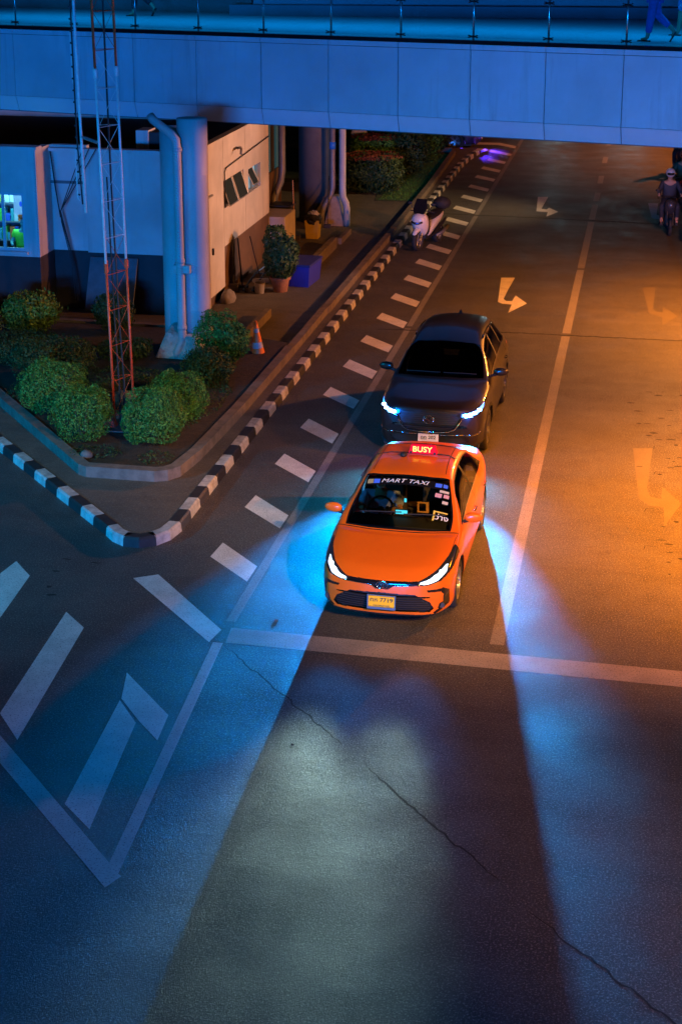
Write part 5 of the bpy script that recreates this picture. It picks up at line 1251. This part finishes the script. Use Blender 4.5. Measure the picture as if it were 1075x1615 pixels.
def loft(secs):
    """secs: list of (y, [(x,z)...]) half outlines mirrored to closed rings"""
    def f(bm):
        rings = []
        for y, hf in secs:
            full = [(x, z) for x, z in hf] + [(-x, z) for x, z in hf[::-1] if x > 1e-6]
            rings.append([bm.verts.new((x, y + (0), z)) for x, z in full])
        for a, b in zip(rings, rings[1:]):
            n = len(a)
            for i in range(n): bm.faces.new((a[i], a[(i + 1) % n], b[(i + 1) % n], b[i]))
        bm.faces.new(rings[0][::-1]); bm.faces.new(rings[-1])
    return f
M_SCW = mat('scooter_white', (.62, .60, .57), .3, coat=.6)
sc = thing('scooter', 'white and black motor scooter with a black top box parked on the striped kerb', 'scooter', (-6.07, 40.85, 0), R(-16))
wheel_mb(sc, .30, .29, .12); wheel_mb(sc, 1.62, .27, .14)
sub_shape('front_mudguard', loft([(.02, [(0, .50), (.05, .49), (.075, .44)]), (.15, [(0, .64), (.07, .62), (.10, .50)]), (.40, [(0, .68), (.08, .66), (.11, .54)]), (.58, [(0, .55), (.05, .54), (.07, .46)])]), M_SCW, sc)
sub_shape('front_shield', loft([(.20, [(0, .66), (.05, .66), (.09, .78), (.06, .88), (0, .90)]), (.28, [(0, .55), (.13, .58), (.23, .78), (.19, .96), (0, 1.02)]), (.46, [(0, .36), (.17, .40), (.27, .74), (.23, 1.0), (0, 1.06)]), (.60, [(0, .34), (.18, .36), (.22, .60), (.17, .95), (0, 1.02)])]), M_SCW, sc)
MB().tube([(-.16, .235, .80), (-.06, .195, .76), (.06, .195, .76), (.16, .235, .80)], .03, 8).build('headlamp', M_HOUS, sc, smooth=True)
MB().ell((.03, .18, .77), (.05, .02, .02)).build('emblem', M_BLUE, sc)
MB().add([(-.15, .34, 1.0), (.15, .34, 1.0), (.21, .44, 1.14), (.15, .54, 1.38), (-.15, .54, 1.38), (-.21, .44, 1.14)], [(0, 1, 2, 3, 4, 5)]).build('windshield', mat('smoked_screen', (.01, .01, .012), .1), sc)
sub_shape('tail_body', loft([(.60, [(0, .30), (.16, .30), (.20, .40), (.14, .46), (0, .46)]), (.95, [(0, .34), (.15, .36), (.21, .58), (.17, .72), (0, .74)]), (1.45, [(0, .52), (.12, .54), (.19, .70), (.15, .80), (0, .82)]), (1.95, [(0, .74), (.05, .75), (.09, .82), (.06, .88), (0, .88)])]), M_SCW, sc)
sub_shape('seat', loft([(.78, [(0, .70), (.15, .72), (.18, .80), (0, .88)]), (1.3, [(0, .76), (.19, .78), (.20, .88), (0, .95)]), (1.80, [(0, .84), (.14, .84), (.14, .94), (0, .99)])]), M_BLACK, sc)
MB().box((-.12, .55, .27), (.12, 1.7, .40)).build('engine_block', M_BLACK, sc, bevel=.04)
sub_shape('leg_shield', loft([(.46, [(0, .40), (.20, .42), (.29, .66), (.25, .92), (0, .98)]), (.56, [(0, .34), (.20, .36), (.27, .66), (.22, .95), (0, 1.04)]), (.66, [(0, .34), (.17, .36), (.2, .6), (.15, .9), (0, .98)])]), M_BLACK, sc)
for s_ in (-1, 1): MB().add([(s_ * .215, .95, .36), (s_ * .20, 1.75, .62), (s_ * .17, 1.80, .72), (s_ * .225, .95, .52)], [(0, 1, 2, 3)]).build('side_panel', M_BLACK, sc)
MB().tube([(.15, 1.2, .28), (.18, 1.5, .30), (.18, 1.9, .42)], [.03, .05, .055], 10).build('exhaust', M_GALV, sc, smooth=True)
MB().tube([(-.36, .62, 1.02), (-.15, .50, 1.06), (.15, .50, 1.06), (.36, .62, 1.02)], .016, 7).build('handlebar', M_BLACK, sc)
for s in (-1, 1):
    MB().tube([(s * .22, .52, 1.05), (s * .30, .50, 1.20)], .008, 5).build('mirror_stem', M_BLACK, sc); MB().ell((s * .34, .50, 1.25), (.07, .02, .045)).build('mirror', M_BLACK, sc, smooth=True)
    MB().tube([(s * .08, .30, .29), (s * .09, .45, .62)], .02, 7).build('fork', M_STEEL, sc)
tb = MB().ell((0, 1.90, 1.05), (.25, .23, .18), 18, 12).build('top_box', M_TYRE, sc, smooth=True)
MB().tube([(-.1, 1.8, .86), (0, 1.98, .93), (.1, 1.8, .86)], .015, 6).build('rack', M_BLACK, sc)
MB().tube([(-.05, .95, .3), (-.22, .9, .02)], .012, 5).build('side_stand', M_BLACK, sc)

def motorcycle(loc, rz, label, accent):
    t = thing('motorcycle', label, 'motorcycle', loc, rz, 'motorcycles with riders at the right edge')
    wheel_mb(t, .30, .29, .09, M_CHROME); wheel_mb(t, 1.55, .29, .10, M_CHROME)
    for s in (-1, 1): MB().tube([(s * .08, .30, .29), (s * .09, .52, .92)], .022, 7).build('fork', M_BLACK, t)
    sub_shape('front_mudguard', loft([(.05, [(0, .50), (.05, .48)]), (.30, [(0, .62), (.07, .58)]), (.52, [(0, .58), (.05, .54)])][:0] or [(.04, [(0, .52), (.045, .50), (.05, .46)]), (.3, [(0, .63), (.06, .61), (.07, .54)]), (.54, [(0, .56), (.04, .55), (.05, .50)])]), accent, t)
    MB().ell((0, .36, .86), (.11, .08, .11)).build('headlamp', mat('lens_grey', (.05, .05, .06), .2, coat=.5), t, smooth=True)
    sub_shape('front_fairing', loft([(.34, [(0, .74), (.09, .76), (.15, .88), (.10, 1.0), (0, 1.02)]), (.48, [(0, .55), (.12, .58), (.19, .80), (.15, .98), (0, 1.03)]), (.60, [(0, .45), (.12, .46), (.16, .66), (.12, .90), (0, .96)])]), accent, t)
    sub_shape('tail_body', loft([(.60, [(0, .55), (.08, .56), (.11, .68), (.08, .76), (0, .77)]), (1.1, [(0, .55), (.11, .58), (.15, .70), (.1, .76), (0, .77)]), (1.75, [(0, .70), (.05, .71), (.08, .78), (.05, .82), (0, .82)])]), accent, t)
    sub_shape('seat', loft([(.80, [(0, .74), (.10, .75), (.12, .79), (0, .82)]), (1.3, [(0, .77), (.13, .78), (.14, .83), (0, .86)]), (1.72, [(0, .82), (.08, .83), (.09, .86), (0, .89)])]), M_BLACK, t)
    MB().box((-.13, .62, .24), (.13, 1.15, .55)).build('engine_block', M_BLACK, t, bevel=.04)
    MB().tube([(.14, .7, .26), (.17, 1.2, .26), (.17, 1.75, .36)], [.025, .03, .05], 10).build('exhaust', M_CHROME, t, smooth=True)
    MB().tube([(-.36, .66, 1.0), (-.15, .54, 1.05), (.15, .54, 1.05), (.36, .66, 1.0)], .014, 7).build('handlebar', M_CHROME, t)
    for s in (-1, 1):
        MB().tube([(s * .24, .58, 1.03), (s * .32, .54, 1.2)], .008, 5).build('mirror_stem', M_CHROME, t); MB().ell((s * .36, .54, 1.25), (.07, .02, .04)).build('mirror', M_BLACK, t, smooth=True)
    return t
def rider(loc, rz, label, shirt, helm):
    t = thing('person', label, 'person', loc, rz, None)
    N = [(0, 1.12, .90, .15, .12), (0, 1.08, 1.15, .14, .11), (0, 1.02, 1.38, .17, .11), (0, 1.0, 1.50, .055), (0, .97, 1.60, .085, .095), (0, .96, 1.70, .08, .09),
         (-.20, 1.0, 1.40, .058), (-.30, .85, 1.18, .045), (-.31, .70, 1.05, .035), (.20, 1.0, 1.40, .058), (.30, .85, 1.18, .045), (.31, .70, 1.05, .035),
         (-.10, 1.05, .88, .09), (-.22, .68, .78, .07), (-.20, .85, .32, .05), (-.20, .72, .26, .045), (.10, 1.05, .88, .09), (.22, .68, .78, .07), (.22, .82, .36, .05), (.22, .70, .30, .045)]
    E_ = [(0, 1), (1, 2), (2, 3), (3, 4), (4, 5), (2, 6), (6, 7), (7, 8), (2, 9), (9, 10), (10, 11), (0, 12), (12, 13), (13, 14), (14, 15), (0, 16), (16, 17), (17, 18), (18, 19)]
    skin('body', N, E_, M_SKIN, t)
    skin('jacket', [(0, 1.12, .90, 0.215, 0.195), (0, 1.08, 1.15, 0.210, 0.185), (0, 1.02, 1.38, 0.230, 0.180), (-.20, 1.0, 1.40, .078), (-.30, .85, 1.18, .062), (-.31, .76, 1.10, .05), (.20, 1.0, 1.40, .078), (.30, .85, 1.18, .062), (.31, .76, 1.10, .05)],
         [(0, 1), (1, 2), (2, 3), (3, 4), (4, 5), (2, 6), (6, 7), (7, 8)], shirt, t)
    skin('trousers', [(0, 1.12, .88, .16, .13), (-.10, 1.05, .88, .105), (-.22, .68, .78, .085), (-.20, .85, .36, .062), (.10, 1.05, .88, .105), (.22, .68, .78, .085), (.22, .82, .40, .062)], [(0, 1), (1, 2), (2, 3), (0, 4), (4, 5), (5, 6)], mat('dark_trousers', (.02, .022, .03), .8), t)
    h = MB().ell((0, .97, 1.69), (.135, .155, .135), 20, 14).build('helmet', helm, t, smooth=True)
    MB().ell((0, .865, 1.675), (.105, .06, .055), 14, 8).build('visor', M_BLKG, h, smooth=True)
    for s in (-1, 1): MB().box((s * .21 - .05, .62, .22), (s * .21 + .05, .88, .30)).build('shoe', M_BLACK, t, bevel=.03)
    return t
M_JK = mat('dark_jacket', (.025, .03, .04), .7)
motorcycle((.72, 44.2, 0), R(4), 'black motorcycle nearest the camera at the right edge, ridden with a pale helmet', mat('bike_black', (.03, .03, .035), .3, coat=.5))
rider((.72, 44.2, 0), R(4), 'motorcyclist in dark jacket and pale pinkish helmet, nearest at the right edge', M_JK, mat('helmet_pale', (.60, .50, .45), .3, coat=.5))
motorcycle((1.15, 47.8, 0), R(4), 'dark motorcycle with red front, second in the row at the right edge', mat('bike_red', (.35, .03, .02), .3, coat=.5))
rider((1.15, 47.8, 0), R(4), 'motorcyclist in dark green jacket behind the first, cut by the right frame edge', mat('green_jacket', (.02, .10, .07), .7), mat('helmet_red', (.5, .08, .04), .3, coat=.5))
motorcycle((1.42, 41.6, 0), R(2), 'dark motorcycle mostly outside the right frame edge, nearer than the others', mat('bike_black', (.03, .03, .035), .3, coat=.5))
motorcycle((1.15, 54.5, 0), R(4), 'black motorcycle farthest back in the row, just under the bridge edge', mat('bike_black', (.03, .03, .035), .3, coat=.5))
rider((1.15, 54.5, 0), R(4), 'motorcyclist in black, farthest back just under the bridge edge', M_INK, M_BLKG)

# ------------------------------------------------------------------ people on the bridge and beyond the hedge
def walker(loc, rz, label, trousers, top, long=True, sandals=True):
    t = thing('person', label, 'person', loc, rz)
    # walks along +x; feet at z=0; front (planted) leg straight, rear leg kicked back
    N = [(0, 0, .93, .15, .11), (0, 0, 1.15, .13, .10), (.01, 0, 1.36, .17, .105), (.02, 0, 1.47, .052), (.03, 0, 1.55, .07, .085), (.03, 0, 1.66, .075, .09),
         (0, .09, .90, .085), (.06, .09, .50, .062), (.10, .09, .09, .042), (.13, .09, .05, .038), (.24, .09, .035, .035),
         (0, -.09, .90, .085), (-.04, -.09, .52, .062), (-.36, -.09, .24, .042), (-.40, -.09, .18, .036), (-.36, -.09, .08, .032),
         (0, .19, 1.38, .055), (-.10, .22, 1.12, .042), (-.02, .22, .90, .034), (0, -.19, 1.38, .055), (.10, -.22, 1.12, .042), (.22, -.21, .93, .034)]
    E_ = [(0, 1), (1, 2), (2, 3), (3, 4), (4, 5), (0, 6), (6, 7), (7, 8), (8, 9), (9, 10), (0, 11), (11, 12), (12, 13), (13, 14), (14, 15), (2, 16), (16, 17), (17, 18), (2, 19), (19, 20), (20, 21)]
    skin('body', N, E_, M_SKIN, t)
    if long:
        T = [(0, 0, .95, .165, .125), (0, .09, .88, .105), (.05, .09, .50, .088), (.09, .09, .15, .072), (0, -.09, .88, .105), (-.04, -.09, .52, .09), (-.30, -.09, .29, .068)]
        skin('trousers', T, [(0, 1), (1, 2), (2, 3), (0, 4), (4, 5), (5, 6)], trousers, t)
    else:
        T = [(0, 0, .95, .17, .13), (0, .09, .86, .12), (.05, .09, .48, .11), (0, -.09, .86, .12), (-.04, -.09, .50, .11)]
        skin('shorts', T, [(0, 1), (1, 2), (0, 3), (3, 4)], trousers, t)
    skin('shirt', [(0, 0, .95, .165, .12), (0, 0, 1.15, .155, .115), (.01, 0, 1.37, .185, .12), (0, .19, 1.38, .075), (-.07, .22, 1.2, .062), (0, -.19, 1.38, .075), (.07, -.22, 1.2, .062)],
         [(0, 1), (1, 2), (2, 3), (3, 4), (2, 5), (5, 6)], top, t)
    MB().ell((.0, 0, 1.69), (.105, .095, .10)).build('hair', M_HAIR, t, smooth=True)
    for (x, y, z, r) in ((.16, .09, .012, 0), (-.37, -.09, .09, 60)):
        MB().box((-.12, -.045, -.012), (.14, .045, .012)).build('sandal', M_BLACK, t, loc=(x, y, z), rot=(0, R(r), 0), bevel=.01)
    return t
n = Vector((.1996, .980, 0)); d = Vector((.980, -.1996, 0))
p0 = BO + d * 6.15 + n * .95
walker((-.02, 32.55, 6.35), BA + math.pi, 'person in loose purple trousers walking on the footbridge, mostly cut by the top frame', mat('purple_trousers', (.20, .12, .42), .8, noise=.25, scale=14), M_SHIRT)
walker((.60, 34.2, 6.35), BA + math.pi, 'person in patterned knee length shorts walking on the footbridge at the top right corner', mat('patterned_shorts', (.05, .07, .28), .8, noise=.9, scale=22, col2=(.4, .42, .6)), M_KW, long=False)
walker((-12.6, 38.0, 6.35), BA + math.pi, 'person behind the mast on the footbridge, only dark lower legs in view', mat('dark_trousers', (.02, .022, .03), .8), M_LET)
def stander(loc, rz, label, top):
    t = thing('person', label, 'person', loc, rz)
    N = [(0, 0, .93, .15, .11), (0, 0, 1.15, .13, .10), (0, 0, 1.36, .17, .105), (0, 0, 1.47, .052), (0, -.01, 1.55, .07, .085), (0, -.01, 1.66, .075, .09),
         (.09, 0, .90, .085), (.10, 0, .50, .062), (.11, .02, .09, .042), (.12, -.13, .035, .038), (-.09, 0, .90, .085), (-.10, 0, .50, .062), (-.11, .02, .09, .042), (-.12, -.13, .035, .038),
         (.19, 0, 1.38, .055), (.25, -.03, 1.12, .042), (.22, -.15, .94, .034), (-.19, 0, 1.38, .055), (-.25, -.03, 1.12, .042), (-.22, -.15, .94, .034)]
    E_ = [(0, 1), (1, 2), (2, 3), (3, 4), (4, 5), (0, 6), (6, 7), (7, 8), (8, 9), (0, 10), (10, 11), (11, 12), (12, 13), (2, 14), (14, 15), (15, 16), (2, 17), (17, 18), (18, 19)]
    skin('body', N, E_, M_SKIN, t)
    skin('trousers', [(0, 0, .95, .165, .125), (.09, 0, .88, .105), (.10, 0, .50, .085), (.11, .02, .15, .07), (-.09, 0, .88, .105), (-.10, 0, .50, .085), (-.11, .02, .15, .07)], [(0, 1), (1, 2), (2, 3), (0, 4), (4, 5), (5, 6)], mat('dark_trousers', (.02, .022, .03), .8), t)
    skin('shirt', [(0, 0, .86, .19, .14), (0, 0, 1.15, .17, .13), (0, 0, 1.37, .19, .12), (.19, 0, 1.38, .08), (.24, -.02, 1.2, .075), (-.19, 0, 1.38, .08), (-.24, -.02, 1.2, .075)],
         [(0, 1), (1, 2), (2, 3), (3, 4), (2, 5), (5, 6)], top, t)
    MB().ell((0, .02, 1.69), (.095, .105, .10)).build('hair', M_HAIR, t, smooth=True)
    return t
stander((-9.85, 53.3, .14), 0, 'person in a pale blue white shirt standing behind the hedges below the bridge', mat('pale_shirt', (.60, .66, .75), .7, emit=(.02, .06, .2), estr=.0))
st = MB().ell((-4.42, 18.10, .012), (.028, .022, .016), 8, 6, .3).build('pebble', M_CONC); tag(st, 'small pale stone lying on the asphalt left of the taxi nose', 'stone')
st = MB().ell((-3.52, 15.10, .008), (.018, .014, .010), 8, 6, .3).build('pebble', M_CONC); tag(st, 'tiny stone on the asphalt at the edge of the taxi shadow', 'stone')
